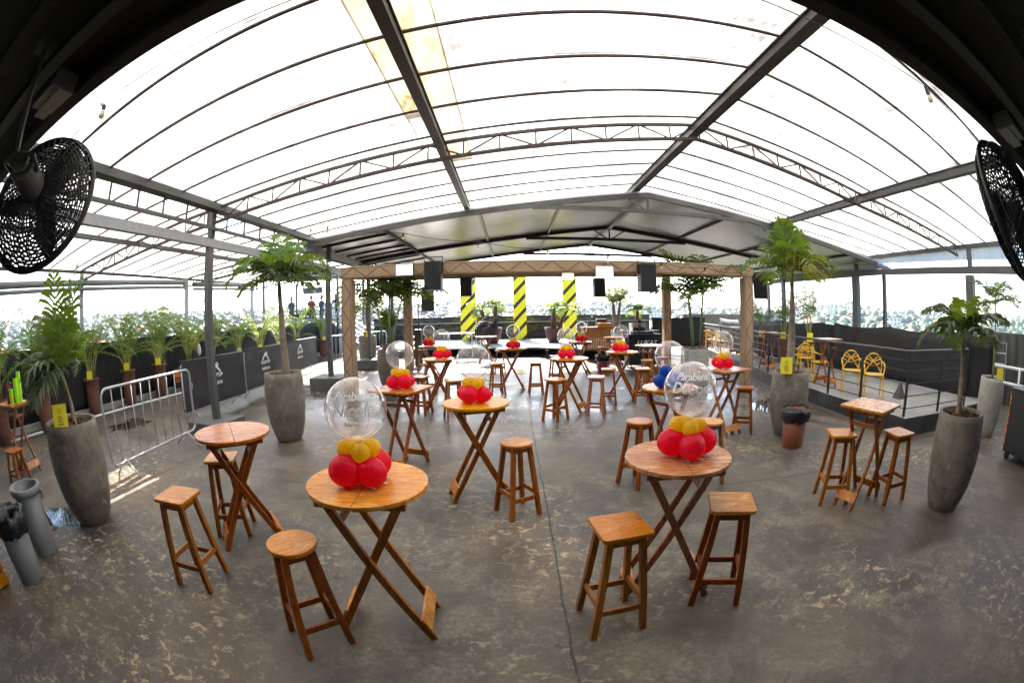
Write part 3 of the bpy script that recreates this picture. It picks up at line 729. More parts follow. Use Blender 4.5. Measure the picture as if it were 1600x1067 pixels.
# ------------------------------------------------------------------ festoon lights
def bulb(loc, label, group):
    t = thing('festoon_bulb', label, 'bulb', loc, 0, group)
    mb = MB(); mb.lathe([(.0,.03),(.022,.03),(.022,-.04),(.017,-.055)], 12); mb.build('socket', M['plastic_black'], t)
    mb = MB(); mb.lathe([(.012,-.05),(.020,-.062),(.030,-.085),(.030,-.10),(.022,-.118),(.0,-.126)], 14); mb.build('glass', M['bulb_glass'], t, smooth=True); return t
def cable(pts, label, sag=.06, r=.007):
    mb = MB(); P = []
    for a, b in zip(pts, pts[1:]):
        a, b = Vector(a), Vector(b)
        for k in range(6):
            t_ = k/6; P.append(a.lerp(b, t_) - Vector((0,0,sag*4*t_*(1-t_))))
    P.append(Vector(pts[-1])); mb.tube(P, r, 5); tag(mb.build('light_cable', M['wire']), label, 'cable', 'festoon light cables')
cable([(-7.2,2.2,3.75),(-4.1,2.2,4.34),(.2,2.2,4.62),(4.62,2.2,4.53),(7.84,2.2,4.12),(10.6,2.2,3.9)], 'black bulb cable slung under the canopy close to the dark porch roof')
cable([(-5.3,9.5,4.25),(-4.42,9.5,4.18),(-2.46,9.5,3.85),(-.72,9.5,3.57),(.84,9.5,3.38),(2.22,9.5,3.21),(3.53,9.5,3.09),(4.70,9.5,3.01),(5.79,9.5,2.92),(6.25,9.8,2.95)], 'thin bulb cable crossing in front of the metal shed roof')
for p, l in (((-4.1,2.2,4.30),'frosted bulb near the caged fan seen from behind'),((4.62,2.2,4.49),'frosted bulb under the canopy between ridge beam and porch edge'),((7.84,2.2,4.08),'frosted bulb beside the fan seen edge on')): bulb(p, l, 'bulbs on the near cable').scale = (1.4,1.4,1.4)
for k, p in enumerate([(-4.9,9.5,4.20),(-4.42,9.5,4.14),(-2.46,9.5,3.81),(-.72,9.5,3.53),(.84,9.5,3.34),(2.22,9.5,3.17),(3.53,9.5,3.05),(4.70,9.5,2.97),(5.79,9.5,2.88)]):
    bulb(p, ['first','second','third','fourth','fifth','sixth','seventh','eighth','ninth'][k] + ' bulb from the gutter end of the cable before the metal shed', 'bulbs on the shed cable')

# ------------------------------------------------------------------ stools
def make_stool(round_, label, loc, rz, group):
    t = thing('bar_stool', label, 'stool', loc, rz, group)
    s = .165 if not round_ else .155; a = .098 if not round_ else .085; L = .042
    mb = MB()
    if round_: mb.lathe([(0,.722),(.15,.722),(.155,.727),(.155,.747),(.150,.752),(0,.752)], 40)
    else:
        pts = []; h = .155; r = .028
        for cx, cy, a0 in ((h-r,h-r,0),(-h+r,h-r,90),(-h+r,-h+r,180),(h-r,-h+r,270)):
            for k in range(5): an = R(a0+k*22.5); pts.append((cx+r*math.cos(an), cy+r*math.sin(an)))
        n = len(pts); mb.add([(x,y,.724) for x, y in pts]+[(x,y,.752) for x, y in pts], [tuple(range(n-1,-1,-1)), tuple(range(n,2*n))]+[(i,(i+1)%n,n+(i+1)%n,n+i) for i in range(n)])
    mb.build('seat', M['wood_seat'], t, bevel=.005)
    ap = MB()
    for q in range(4):
        an = q*math.pi/2; d = Vector((math.cos(an), math.sin(an), 0)); e = Vector((-d.y, d.x, 0))
        ap.beam(d*(a+.002)-e*a+Vector((0,0,.692)), d*(a+.002)+e*a+Vector((0,0,.692)), .02, .056)
    ap.build('apron', M['wood'], t, bevel=.003)
    for sx, sy in ((-1,-1),(1,-1),(1,1),(-1,1)):
        mb = MB(); mb.beam((sx*s,sy*s,0.0), (sx*a,sy*a,.724), L, L, up=(0,1,0)); mb.build('leg', M['wood'], t, bevel=.004)
    zf = lambda z: s + (a-s)*z/.724
    for q in range(4):
        an = q*math.pi/2; d = Vector((math.cos(an), math.sin(an), 0)); e = Vector((-d.y, d.x, 0)); z = .20 if q % 2 else .245
        k = zf(z); mb = MB(); mb.beam(d*k-e*(k-.012)+Vector((0,0,z)), d*k+e*(k-.012)+Vector((0,0,z)), .022, .045); mb.build('stretcher', M['wood'], t, bevel=.003)
    return t
SG, RG = 'square seated bar stools', 'round seated bar stools'
stools = [
 (0,-2.443,2.066,7,'square stool with pale seat standing alone between planter and round table'),
 (1,-1.232,1.811,46,'large round stool in front of the table with the Nicole balloon'),
 (0,-2.668,2.975,25,'square stool half hidden behind the empty round table'),
 (1,.024,3.832,31,'round stool beside the yellow topped table near the long floor joint'),
 (0,.598,2.115,8,'big square stool with worn orange seat on the joint side of the Debora table'),
 (0,1.387,2.215,-21,'square orange stool tucked against the far side of the Debora table legs'),
 (1,1.394,4.408,34,'round stool behind the Debora table, below the blue balloon table'),
 (1,2.171,4.18,20,'round stool mostly hidden by the Debora balloons'),
 (0,3.716,5.945,-30,'square stool beside the square table with balloons by the beige pillar'),
 (0,3.339,3.136,-27,'square stool on the joint side of the empty square table'),
 (0,4.002,2.759,-8,'square stool on the planter side of the empty square table'),
 (0,.767,7.527,-42,'square stool nearest the long floor joint in front of the middle round table'),
 (0,1.549,7.689,-18,'reddish square stool in front of the middle round table'),
 (0,2.01,8.677,-12,'square stool between two round balloon tables in the middle'),
 (0,2.742,8.604,-8,'square stool pushed close to the round table near the black booth'),
 (0,.557,10.13,2,'square stool standing alone at the edge of the sunlit floor'),
 (0,1.195,11.60,10,'square stool right behind the middle round table'),
 (0,3.067,14.1,5,'square stool beside the wine red bin'),
 (1,3.323,10.062,0,'round stool under the round table in front of the black booth'),
 (1,3.95,10.6,0,'round stool behind the table in front of the black booth'),
 (0,-.378,10.152,14,'square stool at the joint table with the balloon before the striped column'),
 (0,-.40,13.6,0,'square stool behind the joint table in the sun'),
 (0,-1.811,8.096,-15,'square stool behind the small square balloon table'),
 (0,-2.049,10.3,8,'square stool by the round table under the far palm clump'),
 (0,-1.09,7.662,20,'square stool seen behind the clear balloon of the yellow table'),
 (0,-3.1,14.4,5,'far square stool next to the tall table by the beige pillar'),
 (0,-4.0,16.9,12,'farthest square stool by the dark pole with the green banner'),
]
proto = {}
for r_, x, y, a, lab in stools:
    if r_ not in proto: proto[r_] = make_stool(r_, lab, (x,y,0), R(a), RG if r_ else SG)
    else: dup(proto[r_], (x,y,0), R(a), lab)

# ------------------------------------------------------------------ high tables
def make_table(kind, label, loc, rz, group, top='wood_top', d=.70):
    t = thing('high_table', label, 'table', loc, rz, group)
    mb = MB()
    if kind == 'round':
        for s in (-1,1):       # two half discs with a fine gap between the boards
            n = 28; pts = [((d/2)*math.sin(math.pi*k/n), (d/2)*math.cos(math.pi*k/n)) for k in range(n+1)]
            pts = [(s*(x+.0015), y) for x, y in pts]
            if s > 0: pts = pts[::-1]
            m = len(pts); mb.add([(x,y,1.022) for x, y in pts]+[(x,y,1.05) for x, y in pts], [tuple(range(m-1,-1,-1)), tuple(range(m,2*m))]+[(i,(i+1)%m,m+(i+1)%m,m+i) for i in range(m)])
    else:
        for k in range(4): w_ = d/4; mb.box((-d/2+w_*(k+.5),0,1.036), (w_-.003,d,.028))
    mb.build('tabletop', M[top], t, bevel=.005)
    h = .26; mb = MB()
    for y in (-.21,.21): mb.box((0,y,1.0), (d*.72,.045,.043))
    mb.box((-.21,0,1.003), (.04,.37,.036)); mb.box((.21,0,1.003), (.04,.37,.036)); mb.build('batten', M['wood'], t, bevel=.003)
    for sx, yo in ((1,.17),(-1,.115)):
        for sy in (-1,1):
            mb = MB(); mb.beam((sx*.30,sy*yo,.0), (-sx*.21,sy*yo,.985), .030, .048, up=(1,0,0)); mb.build('leg', M['wood'], t, bevel=.004)
        mb = MB(); z = .12; x = sx*(.30-.51*z/.985)
        dirv = Vector((-.51*sx, 0, .985)).normalized(); nrm = Vector((.985*sx, 0, .51)).normalized()
        c = Vector((x,0,z)) + nrm*.032; mb.box(c, (.02, 2*yo+.05, .105), mat=Matrix((nrm, Vector((0,1,0))*(1 if sx > 0 else -1), dirv)).transposed()); mb.build('foot_board', M['wood_seat'], t, bevel=.003)
        mb = MB(); z = .86; x = sx*(.30-.51*z/.985); mb.beam((x,-yo,z), (x,yo,z), .03, .04); mb.build('cross_rail', M['wood'], t, bevel=.003)
    return t
GR, GS = 'round topped high tables', 'square topped high tables'
T = [
 ('round',-.82,2.10,5,'round high table carrying the Nicole balloon, with big square foot board',.70,'wood_top',GR),
 ('round',1.038,2.40,-7,'round high table carrying the Debora balloon',.70,'wood_top',GR),
 ('round',-2.36,2.84,42,'empty round high table with scuffed top near the barricades',.71,'wood_top',GR),
 ('round',-.383,4.25,18,'yellow topped round high table with red and yellow balloons',.68,'wood_yel',GR),
 ('square',-1.40,5.10,72,'small square high table with balloons in front of the beige pillar',.62,'wood_top',GS),
 ('round',-1.505,8.54,20,'round high table with balloons in the row behind the square one',.66,'wood_top',GR),
 ('round',-.02,10.75,3,'round high table with balloons standing on the long floor joint',.78,'wood_top',GR),
 ('round',1.117,8.213,-28,'round high table with balloons amid four stools in the middle',.74,'wood_top',GR),
 ('round',2.456,9.258,-20,'round high table with balloons before the black booth',.74,'wood_top',GR),
 ('round',1.885,4.755,30,'round high table with the blue balloons',.70,'wood_top',GR),
 ('square',3.36,6.05,-70,'square high table with balloons at the right beige pillar',.66,'wood_top',GS),
 ('square',3.60,2.95,14,'empty square high table with whitish worn top near the ramp corner',.56,'wood_top',GS),
 ('round',-4.15,17.4,15,'far empty round table by the beige rear pillar',.74,'wood_top',GR),
 ('round',-1.0,16.4,-10,'empty round table in front of the striped column and black chairs',.84,'wood_top',GR),
 ('round',3.642,10.819,12,'empty round table right in front of the black booth lettering',.80,'wood_top',GR),
 ('round',3.55,14.5,0,'empty round table behind the booth side balloon table',.74,'wood_top',GR),
 ('round',2.03,12.61,10,'round table with balloons partly hidden behind the middle one',.74,'wood_top',GR),
 ('round',-2.34,12.0,0,'round table with balloons partly hidden behind another balloon table',.70,'wood_top',GR),
]
tp = {}
for k, x, y, a, lab, d, top, g in T:
    key = (k, top, d)
    if key not in tp: tp[key] = make_table(k, lab, (x,y,0), R(a), g, top, d)
    else: dup(tp[key], (x,y,0), R(a), lab)

# ------------------------------------------------------------------ balloon centrepieces
def sphere_text(mb, s, size, Rr, z0, yaw=0, shear=.25, bold=.0015, spacing=.95):
    vs, fs = text_geo(s, size, shear, bold, spacing)
    out = []
    for x, y, z in vs:
        ph = math.asin(max(-.95, min(.95, (z0+y)/Rr))); th = x/(Rr*max(.4, math.cos(math.asin(z0/Rr)))) + yaw
        out.append((Rr*math.sin(th)*math.cos(ph), -Rr*math.cos(th)*math.cos(ph), Rr*math.sin(ph)))
    mb.add(out, fs)
def accent(word, k, size, shear=.25, bold=.0015, spacing=.95):
    ext = lambda w: (lambda xs: max(xs)-min(xs))([v[0] for v in text_geo(w, size, 0, bold, spacing)[0]])
    return -ext(word)/2 + (ext(word[:k]) + ext(word[:k+1]))/2
def sphere_tick(mb, x0, size, Rr, z0, yaw):
    vs = []
    for x, y in ((-.02,.42),(.07,.42),(.22,.62),(.10,.62)):
        ph = math.asin((z0+y*size)/Rr); th = (x0+(x+.12)*size)/(Rr*math.cos(math.asin(z0/Rr))) + yaw
        vs.append((Rr*math.sin(th)*math.cos(ph), -Rr*math.cos(th)*math.cos(ph), Rr*math.sin(ph)))
    mb.add(vs, [(0,1,2,3)])
def knotball(c, d, r, mat, t, name='balloon'):
    d = Vector(d).normalized(); q = d.to_track_quat('Z', 'Y').to_matrix(); mb = MB(); vs = []; fs = []; n = 24; prof = []
    for k in range(17):
        a = math.pi*k/16; rr = r*math.sin(a)*(1 - .10*math.cos(a)*-1*.6); z = -r*1.06*math.cos(a)
        prof.append((max(rr, 1e-5), z))
    prof = [(r*.05,-r*1.20),(r*.09,-r*1.15),(r*.05,-r*1.09),(r*.16,-r*1.03)] + prof[2:-1] + [(1e-5, r*1.06)]
    for rr, z in prof:
        for j in range(n): an = 2*math.pi*j/n; vs.append(Vector(c) + q @ Vector((rr*math.cos(an), rr*math.sin(an), z)))
    fs = [(i*n+j, i*n+(j+1)%n, (i+1)*n+(j+1)%n, (i+1)*n+j) for i in range(len(prof)-1) for j in range(n)]
    mb.add(vs, fs); return mb.build(name, mat, t, smooth=True)
CG = 'clear balloon centrepieces on the high tables'
def centre(label, loc, rz, texts=(), base='b_red', second='b_yel', nb=4, phase=45, ang2=0, bub=.172, hb=.415, tilt=0):
    t = thing('balloon_centrepiece', label, 'balloons', loc, rz, CG)
    rb = .088
    if base == 'b_blue':
        for (x, y, z, r) in ((-.12,-.02,.085,.085),(-.05,-.12,.08,.08),(-.055,-.02,.19,.082),(.07,-.09,.085,.085),(.06,.08,.085,.085),(-.06,.10,.08,.08)): knotball((x,y,z), (x*.9,y*.9,.02), r, M[base], t)
    else:
        for k in range(nb):
            a = R(phase + 360*k/nb); r = rb*(1 + .06*math.sin(k*2.3+phase))
            knotball((.105*math.cos(a), .105*math.sin(a), r*1.0), (math.cos(a), math.sin(a), -.08), r, M[base], t)
        for k in range(4):
            a = R(phase + 45 + ang2 + 90*k); r = .056*(1 + .05*math.sin(k*1.7))
            knotball((.066*math.cos(a), .066*math.sin(a), .192+.006*math.sin(k*2)), (math.cos(a), math.sin(a), .30), r, M[second], t)
    mb = MB(); mb.ball((0,0,0), bub, 48, 28, (1,1,.985)); b = mb.build('clear_bubble', M['clear'], t, smooth=True, loc=(0,0,hb))
    mb = MB()
    for k in range(4):
        a = R(k*45+20); pts = []
        for i in range(17):
            f = -.5+.95*i/16; e = f*math.pi*.92; wob = .07*math.sin(i*.8+k*2)
            pts.append((bub*.997*math.cos(e)*math.cos(a+wob), bub*.997*math.cos(e)*math.sin(a+wob), bub*.985*.997*math.sin(e)))
        mb.tube(pts[:11+2*k], [.0006+.0011*math.sin(math.pi*i/16) for i in range(11+2*k)], 5)
    mb.build('crease', M['seam'], b)
    mb = MB(); mb.lathe([(.004,0),(.018,-.012),(.010,-.03),(.022,-.05)], 12, (0,0,-bub+.004)); mb.build('neck', M['clear'], b, smooth=True)
    if texts:
        mb = MB()
        for s, size, z0, yaw in texts:
            sphere_text(mb, s.replace('é', 'e'), size, bub+.0015, z0, yaw)
            if 'é' in s: sphere_tick(mb, accent(s.replace('é', 'e'), s.index('é'), size), size, bub+.0015, z0, yaw)
        mb.build('lettering', M['letter'], b)
    for k in range(3):
        mb = MB(); a = R(-110+k*37+phase); mb.beam((.10*math.cos(a),.10*math.sin(a),.012), (.155*math.cos(a+.2),.155*math.sin(a+.2),.006), .012, .004); mb.build('ribbon', M['letter'], t)
    return t
Z = 1.052
c1 = centre('clear balloon lettered for Nicole on red and yellow balloons', (-.835,2.09,Z), R(18), (('Parabéns',.057,.092,-.05),('Nicole',.092,.026,-.05),('feliz dia',.030,-.045,-.08)), phase=35, nb=4, ang2=18)
c2 = centre('clear balloon lettered Debora in white on red and yellow balloons', (1.085,2.39,Z), R(-22), (('Parabéns',.057,.094,.02),('Débora',.090,.028,.02),('ENERGIA',.018,-.042,.05)), phase=15, nb=4, ang2=40, hb=.425)
c4 = centre('clear balloon on red and yellow balloons on the yellow topped table', (-.395,4.26,Z), R(5), (), phase=60, nb=4, ang2=10, hb=.415, bub=.175)
dup(c4, (-1.385,5.08,Z), R(70), 'clear balloon on red and yellow balloons on the small square table')
dup(c4, (-1.43,8.54,Z), R(110), 'clear balloon in the second row, overlapping another clear balloon behind')
dup(c4, (.03,10.75,Z), R(200), 'clear balloon in front of the middle striped column')
dup(c4, (1.05,8.21,Z), R(160), 'clear balloon before the striped column, with another one behind it')
dup(c4, (2.42,9.25,Z), R(300), 'clear balloon in front of the slatted wooden counter')
c5 = centre('clear balloon over the blue balloons', (1.85,4.72,Z), 0, (), base='b_blue', hb=.37, bub=.185)
dup(c4, (3.32,6.05,Z), R(250), 'clear balloon on the square table at the beige pillar')
dup(c4, (2.08,12.6,Z), R(30), 'clear balloon peeking out behind the one before the striped column')
dup(c4, (-2.37,12.0,Z), R(330), 'clear balloon hidden behind another one under the green banner')

# ------------------------------------------------------------------ plants
def frond_geo(mb, o, az, el, L, droop, n=26, ll=.30, lw=.022, hang=.35, spread=.95, seed=0, m=0, mr=1):
    rr = random.Random(seed); o = Vector(o); pts = [o]; e = R(el); a = az; step = L/14
    for i in range(14):
        e -= R(droop)/14*(.35+1.3*i/14); a += rr.uniform(-.02,.02)
        pts.append(pts[-1] + Vector((math.cos(e)*math.cos(a), math.cos(e)*math.sin(a), math.sin(e)))*step)
    mb.tube(pts, [.011*(1-.85*i/14)*(L/.9)**.5 for i in range(15)], 5, m=mr, cap=False)
    for k in range(n):
        f = .14 + .86*k/(n-1); x = f*14; i = min(13, int(x)); p = pts[i].lerp(pts[i+1], x-i); d = (pts[i+1]-pts[i]).normalized()
        s = d.cross(Vector((0,0,1)));  s = s.normalized() if s.length > .05 else Vector((-math.sin(a), math.cos(a), 0))
        u = s.cross(d).normalized()
        prof = math.sin(math.pi*min(1, .18+.80*f))**.7; l = ll*prof*rr.uniform(.85,1.12)
        for sg in (-1,1):
            fw_ = .38+.75*f; dr = (d*fw_ + s*sg*spread*1.1 + u*rr.uniform(.05,.45)).normalized()
            q1 = p + dr*l*.45; q2 = p + dr*l*.80 - Vector((0,0,l*hang*.35)); q3 = p + dr*l*.98 - Vector((0,0,l*hang*rr.uniform(.7,1.1)))
            wv = (d*.8 + u*rr.uniform(-.35,.35)).normalized()*lw*.5
            mb.add([p-wv*.5, p+wv*.5, q1+wv, q1-wv, q2+wv*.75, q2-wv*.75, q3], [(0,1,2,3),(3,2,4,5),(5,4,6)], m)
def pot_barrel(t, h, r, mat='concrete', prof=None):
    mb = MB(); k = prof or [(.60,0),(.74,.10),(.90,.28),(1.0,.52),(1.0,.72),(.95,.93),(.93,1.0)]
    pr = [(r*a*.97, h*b) for a, b in k[:1]] + [(r*a, h*b+.004) for a, b in k] ; pr += [(r*k[-1][0]-.035, h), (r*k[-1][0]-.045, h-.07), (0.0, h-.075)]
    mb.lathe(pr, 44, wob=.012); o = mb.build('planter', M[mat], t, smooth=True)
    s = MB(); rr = random.Random(int(h*1000+r*77)); R0 = r*k[-1][0]-.055
    s.lathe([(R0+.004,h-.062),(R0+.004,h-.05),(0,h-.045)], 24)
    for i in range(90):
        a = rr.uniform(0,6.28); q = R0*math.sqrt(rr.random()); sz = rr.uniform(.018,.045)
        Mx = Matrix.Rotation(rr.uniform(0,3),3,'X') @ Matrix.Rotation(rr.uniform(0,3),3,'Z')
        s.box((q*math.cos(a), q*math.sin(a), h-.055+rr.uniform(0,.03)), (sz*1.5,sz,sz*.45), mat=Mx)
    s.build('bark_mulch', M['soil'], t); return o
def trunk(t, pts, r0, r1, mat='trunk', rings=True):
    P = []; rs = []; n = 26
    for i in range(n+1):
        f = i/n*(len(pts)-1); k = min(len(pts)-2, int(f)); P.append(Vector(pts[k]).lerp(Vector(pts[k+1]), f-k)); q = i/n
        rs.append((r0+(r1-r0)*min(1, q*1.15))*(1+(.055 if i % 2 and rings else 0)))
    mb = MB(); mb.tube(P, rs, 12); return mb.build('trunk', M[mat], t, smooth=True)
def big_palm(label, loc, rz, h, r, tr, r0, r1, fr, mats, stem=.45, group='potted palms in tall grey planters', prof=None, ll=.38, lw=.036, mat='concrete', extra=None):
    t = thing('potted_palm', label, 'palm', loc, rz, group); pot_barrel(t, h, r, mat, prof)
    trunk(t, tr, r0, r1); top = Vector(tr[-1]); d = (top-Vector(tr[-2])).normalized()
    mb = MB(); mb.tube([top-d*.02, top+d*stem*.5, top+d*stem], [r1*1.15, r1*1.0, r1*.45], 10); mb.build('crownshaft', M['green_stem'], t, smooth=True)
    for i, (az, el, L, dr, mk) in enumerate(fr):
        f = MB(); frond_geo(f, top+d*stem*(.75+.02*(i % 5)), R(az), el, L, dr, 15, ll*1.18, lw*1.65, .42, .95, i*13+int(h*99), 0, 1)
        f.build('frond', [M[mats[mk]], M['green_stem']], t)
    return t
def fr_set(n, els, L, dr, seed, mk=2):
    q = random.Random(seed); out = []
    for i in range(n):
        az = i*137.5 + q.uniform(-15,15); out.append((az, q.uniform(*els), L*q.uniform(.85,1.12), dr*q.uniform(.8,1.2), q.randrange(mk)))
    return out
big_palm('palm with drooping silvery fronds in tall grey planter beside the grey bins', (-4.46,2.2,0), 0, 1.09, .375,
  [(.10,.02,1.02),(.07,.02,1.25),(.02,.0,1.42)], .032, .026,
  [(-150,55,.62,120,0),(-170,62,.66,135,0),(200,35,.60,110,0),(-115,30,.55,115,0),(-95,48,.62,130,0),(-60,40,.5,125,0),(160,58,.62,115,0),(-135,15,.55,95,0),(-80,8,.6,75,0),(100,80,1.05,25,1),(60,84,1.15,16,1),(-40,80,1.05,20,1),(140,76,.95,35,1),(10,62,.7,70,1),(185,70,.9,60,0)], ['leaf_grey','leaf_light'], .16, ll=.30, lw=.032)
big_palm('ringed trunk palm in the grey planter behind the empty round table', (-3.67,6.0,0), .4, 1.12, .345,
  [(.06,0,1.0),(.045,0,1.5),(.02,.01,2.0),(.0,.0,2.35)], .075, .036, [(95,82,.85,22,1),(140,72,.80,35,1),(50,70,.85,38,1),(12,58,1.02,112,0),(-18,36,.95,95,0),(168,60,1.02,112,0),(196,38,1.0,98,0),(225,62,.9,120,1),(-50,60,.9,118,0),(-80,48,.55,125,2),(-105,60,.6,120,2),(75,45,.95,80,0),(120,40,.95,80,0),(-35,12,.75,60,0),(205,8,.75,60,0)], ['leaf','leaf_light','leaf_grey'], .26)
big_palm('ringed trunk palm in the grey planter beside the terracotta bin', (4.40,5.55,0), 1.1, 1.02, .34,
  [(.08,.0,.9),(.06,0,1.5),(.01,.0,2.0),(-.02,.0,2.38)], .082, .034, [(150,80,.85,24,1),(100,84,.9,18,1),(60,74,.85,35,1),(20,64,1.0,95,0),(-10,44,1.0,105,0),(25,25,.85,85,0),(170,60,.95,108,0),(190,36,.95,95,3),(210,18,.8,75,3),(-80,58,.55,130,2),(-110,50,.62,120,2),(-45,40,.8,100,0),(235,42,.85,100,0),(90,35,.9,80,0)], ['leaf','leaf_light','leaf_grey','leaf_yel'], .24)
big_palm('palm with bright green stem in the leaning looking planter nearest the black case', (4.47,2.1,0), 2.0, 1.02, .33,
  [(.05,.03,.95),(.06,.03,1.3),(.07,.03,1.62)], .040, .028, fr_set(12,(12,68),.62,78,21,2), ['leaf_dark','leaf'], .22, ll=.25, lw=.030)
# far planters on the floor
def multi_palm(label, loc, stems, h, r, mats, nfr, L, group='palms in far concrete planters', mat='concrete', prof=None, square=False, els=(25,75), dr=75, sm='cane', sr=.02, inner=False, extra=None, ll=.30, lw=.03, nl=22):
    t = thing('potted_palm', label, 'palm', loc, 0, group)
    if square:
        mb = MB(); mb.box((0,0,h/2), (r*2,r*2,h)); mb.build('planter', M[mat], t, bevel=.02)
        mb = MB(); mb.box((0,0,h+.012), (r*1.8,r*1.8,.02)); mb.build('bark_mulch', M['soil'], t)
    else: pot_barrel(t, h, r, mat, prof)
    if inner: mb = MB(); mb.lathe([(.13,h-.06),(.17,h+.16),(.15,h+.16),(.0,h+.12)], 20); mb.build('inner_pot', M['terra'], t, smooth=True)
    cr = MB(); st = MB(); sd = int(abs(loc[0])*100+abs(loc[1])*10)
    q = random.Random(sd)
    for si, (x, y, dx, dy, zt, rad) in enumerate(stems):
        st.tube([(x,y,h-.08),(x+dx*.4,y+dy*.4,h+(zt-h)*.5),(x+dx,y+dy,zt)], [rad*1.2,rad,rad*.7], 8)
        for i in range(nfr):
            az = i*137.5+q.uniform(-20,20)+si*60; frond_geo(cr, (x+dx,y+dy,zt-.02*(i % 4)), R(az), q.uniform(*els), L*q.uniform(.8,1.15), dr*q.uniform(.75,1.25), nl, ll, lw, .4, .95, sd+i*7+si, q.randrange(len(mats)), len(mats))
    st.build('stem', M[sm], t, smooth=True); cr.build('crown', [M[m] for m in mats]+[M['green_stem']], t)
    if extra:
        f = MB()
        for az, el, L2, d2 in extra: frond_geo(f, (stems[0][0]+stems[0][2], stems[0][1]+stems[0][3], stems[0][4]), R(az), el, L2, d2, 18, .3, .035, .4, .8, 3)
        f.build('dry_frond', [M['leaf_orange'], M['leaf_orange']], t)
    return t
multi_palm('three stemmed dark palm with one orange frond in the far planter', (-3.42,11.3,0), [(-.1,0,-.20,0,2.35,.028),(.05,.05,.03,0,2.50,.034),(.16,-.04,.30,0,2.38,.022)], 1.02, .31, ['leaf_dark','leaf','leaf'], 11, 1.42, inner=True, extra=[(-40,66,.85,25),(-60,50,.55,60)], sm='green_stem', els=(15,78), dr=78, ll=.48, lw=.062, nl=14)
multi_palm('palm with hanging dense fronds in the far planter behind a footing block', (-5.72,16.1,0), [(0,0,0,0,2.5,.05)], 1.2, .36, ['leaf_dark','leaf'], 13, .95, els=(-10,50), dr=95, sm='trunk', inner=True, ll=.42, lw=.055, nl=16)
multi_palm('tall two stemmed palm in the square grey planter beside the ramp', (4.86,10.5,0), [(-.06,0,-.14,0,2.30,.045),(.16,.05,.12,0,2.45,.033)], .96, .30, ['leaf_dark','leaf','leaf'], 10, 1.5, mat='concrete_pale', square=True, els=(22,85), dr=66, sm='green_stem', ll=.50, lw=.068, nl=14)
multi_palm('yellow green slim plant in the planter beyond the three stemmed palm', (-3.95,13.2,0), [(0,0,.02,0,1.5,.02)], .9, .26, ['leaf_light'], 8, .75, els=(55,88), dr=50, ll=.3, lw=.035)
multi_palm('slim palm in the pale planter at the edge of view beside the black case', (7.95,3.05,0), [(0,0,.02,0,2.25,.022)], 1.0, .29, ['leaf_dark','leaf'], 9, .7, mat='concrete_pale', els=(0,70), dr=80, sm='cane', ll=.3, lw=.03)
# palms on the stage
BOWL = [(.55,0),(.80,.30),(.95,.75),(1.0,1.0)]
def stage_palm(label, loc, stems, h, r, mats, nfr, L, dr, sm='fat_trunk', mat='bowl', **kw):
    return multi_palm(label, loc, stems, h, r, mats, nfr, L, 'palms in bowl pots on the stage', mat, BOWL, els=(25,75), dr=dr, sm=sm, ll=.34, lw=.05, nl=18, **kw)
ZS = .42
stage_palm('twin fat trunked palms sharing a brown bowl pot on the stage', (-.98,21.3,ZS), [(-.28,0,-.28,0,1.72,.12),(.15,0,.05,0,1.85,.12)], .78, .5, ['leaf','leaf_yel','leaf_light'], 9, 1.0, 150)
stage_palm('fat trunked palm in brown bowl pot between two striped columns', (2.1,21.3,ZS), [(0,0,.02,0,1.75,.13),(.3,.05,.42,0,1.6,.09)], .75, .46, ['leaf','leaf_yel','leaf_light'], 8, .95, 140)
stage_palm('dark sparse palm with a wide crown behind the slatted counter', (4.95,19.8,ZS), [(-.05,0,-.08,0,1.85,.11),(.1,0,.1,0,1.85,.09)], .62, .36, ['leaf_dark'], 11, 1.5, 70, sm='trunk', mat='concrete_pale')
stage_palm('short palm in the pale square pot behind the booth', (5.85,19.2,ZS), [(0,0,0,0,1.55,.09)], .95, .33, ['leaf_light','leaf'], 8, .75, 120, mat='concrete_pale', square=True)
# areca palms in brown clay pots along the black fence
TAPER = [(.72,0),(.80,.3),(.90,.7),(.98,.93),(1.04,.94),(1.04,1.0)]
def areca(label, loc, h, L, n, seed, mats, r=.235, group='bushy palms in brown clay pots', zs=.35):
    t = thing('potted_palm', label, 'palm', loc, 0, group); pot_barrel(t, h, r, 'terra', TAPER)
    q = random.Random(seed); cr = MB(); cn = MB()
    for i in range(n):
        az = q.uniform(0,6.28); rad = q.uniform(.01,.10); x, y = rad*math.cos(az), rad*math.sin(az); zt = h + zs*1.5*q.uniform(.5,1.3); lean = q.uniform(.02,.16)
        top = (x+lean*math.cos(az), y+lean*math.sin(az), zt)
        cn.tube([(x,y,h-.08),(x+lean*.4*math.cos(az),y+lean*.4*math.sin(az),(h+zt)/2),top], [.018,.015,.010], 6)
        frond_geo(cr, top, az+q.uniform(-.4,.4), q.uniform(60,86) if i % 3 else q.uniform(20,50), L*1.18*q.uniform(.75,1.15), q.uniform(45,105), 24, .30, .026, .4, .9, seed*31+i, q.randrange(len(mats)), len(mats))
    cn.build('cane', M['cane'], t, smooth=True); cr.build('crown', [M[m] for m in mats]+[M['cane']], t); return t
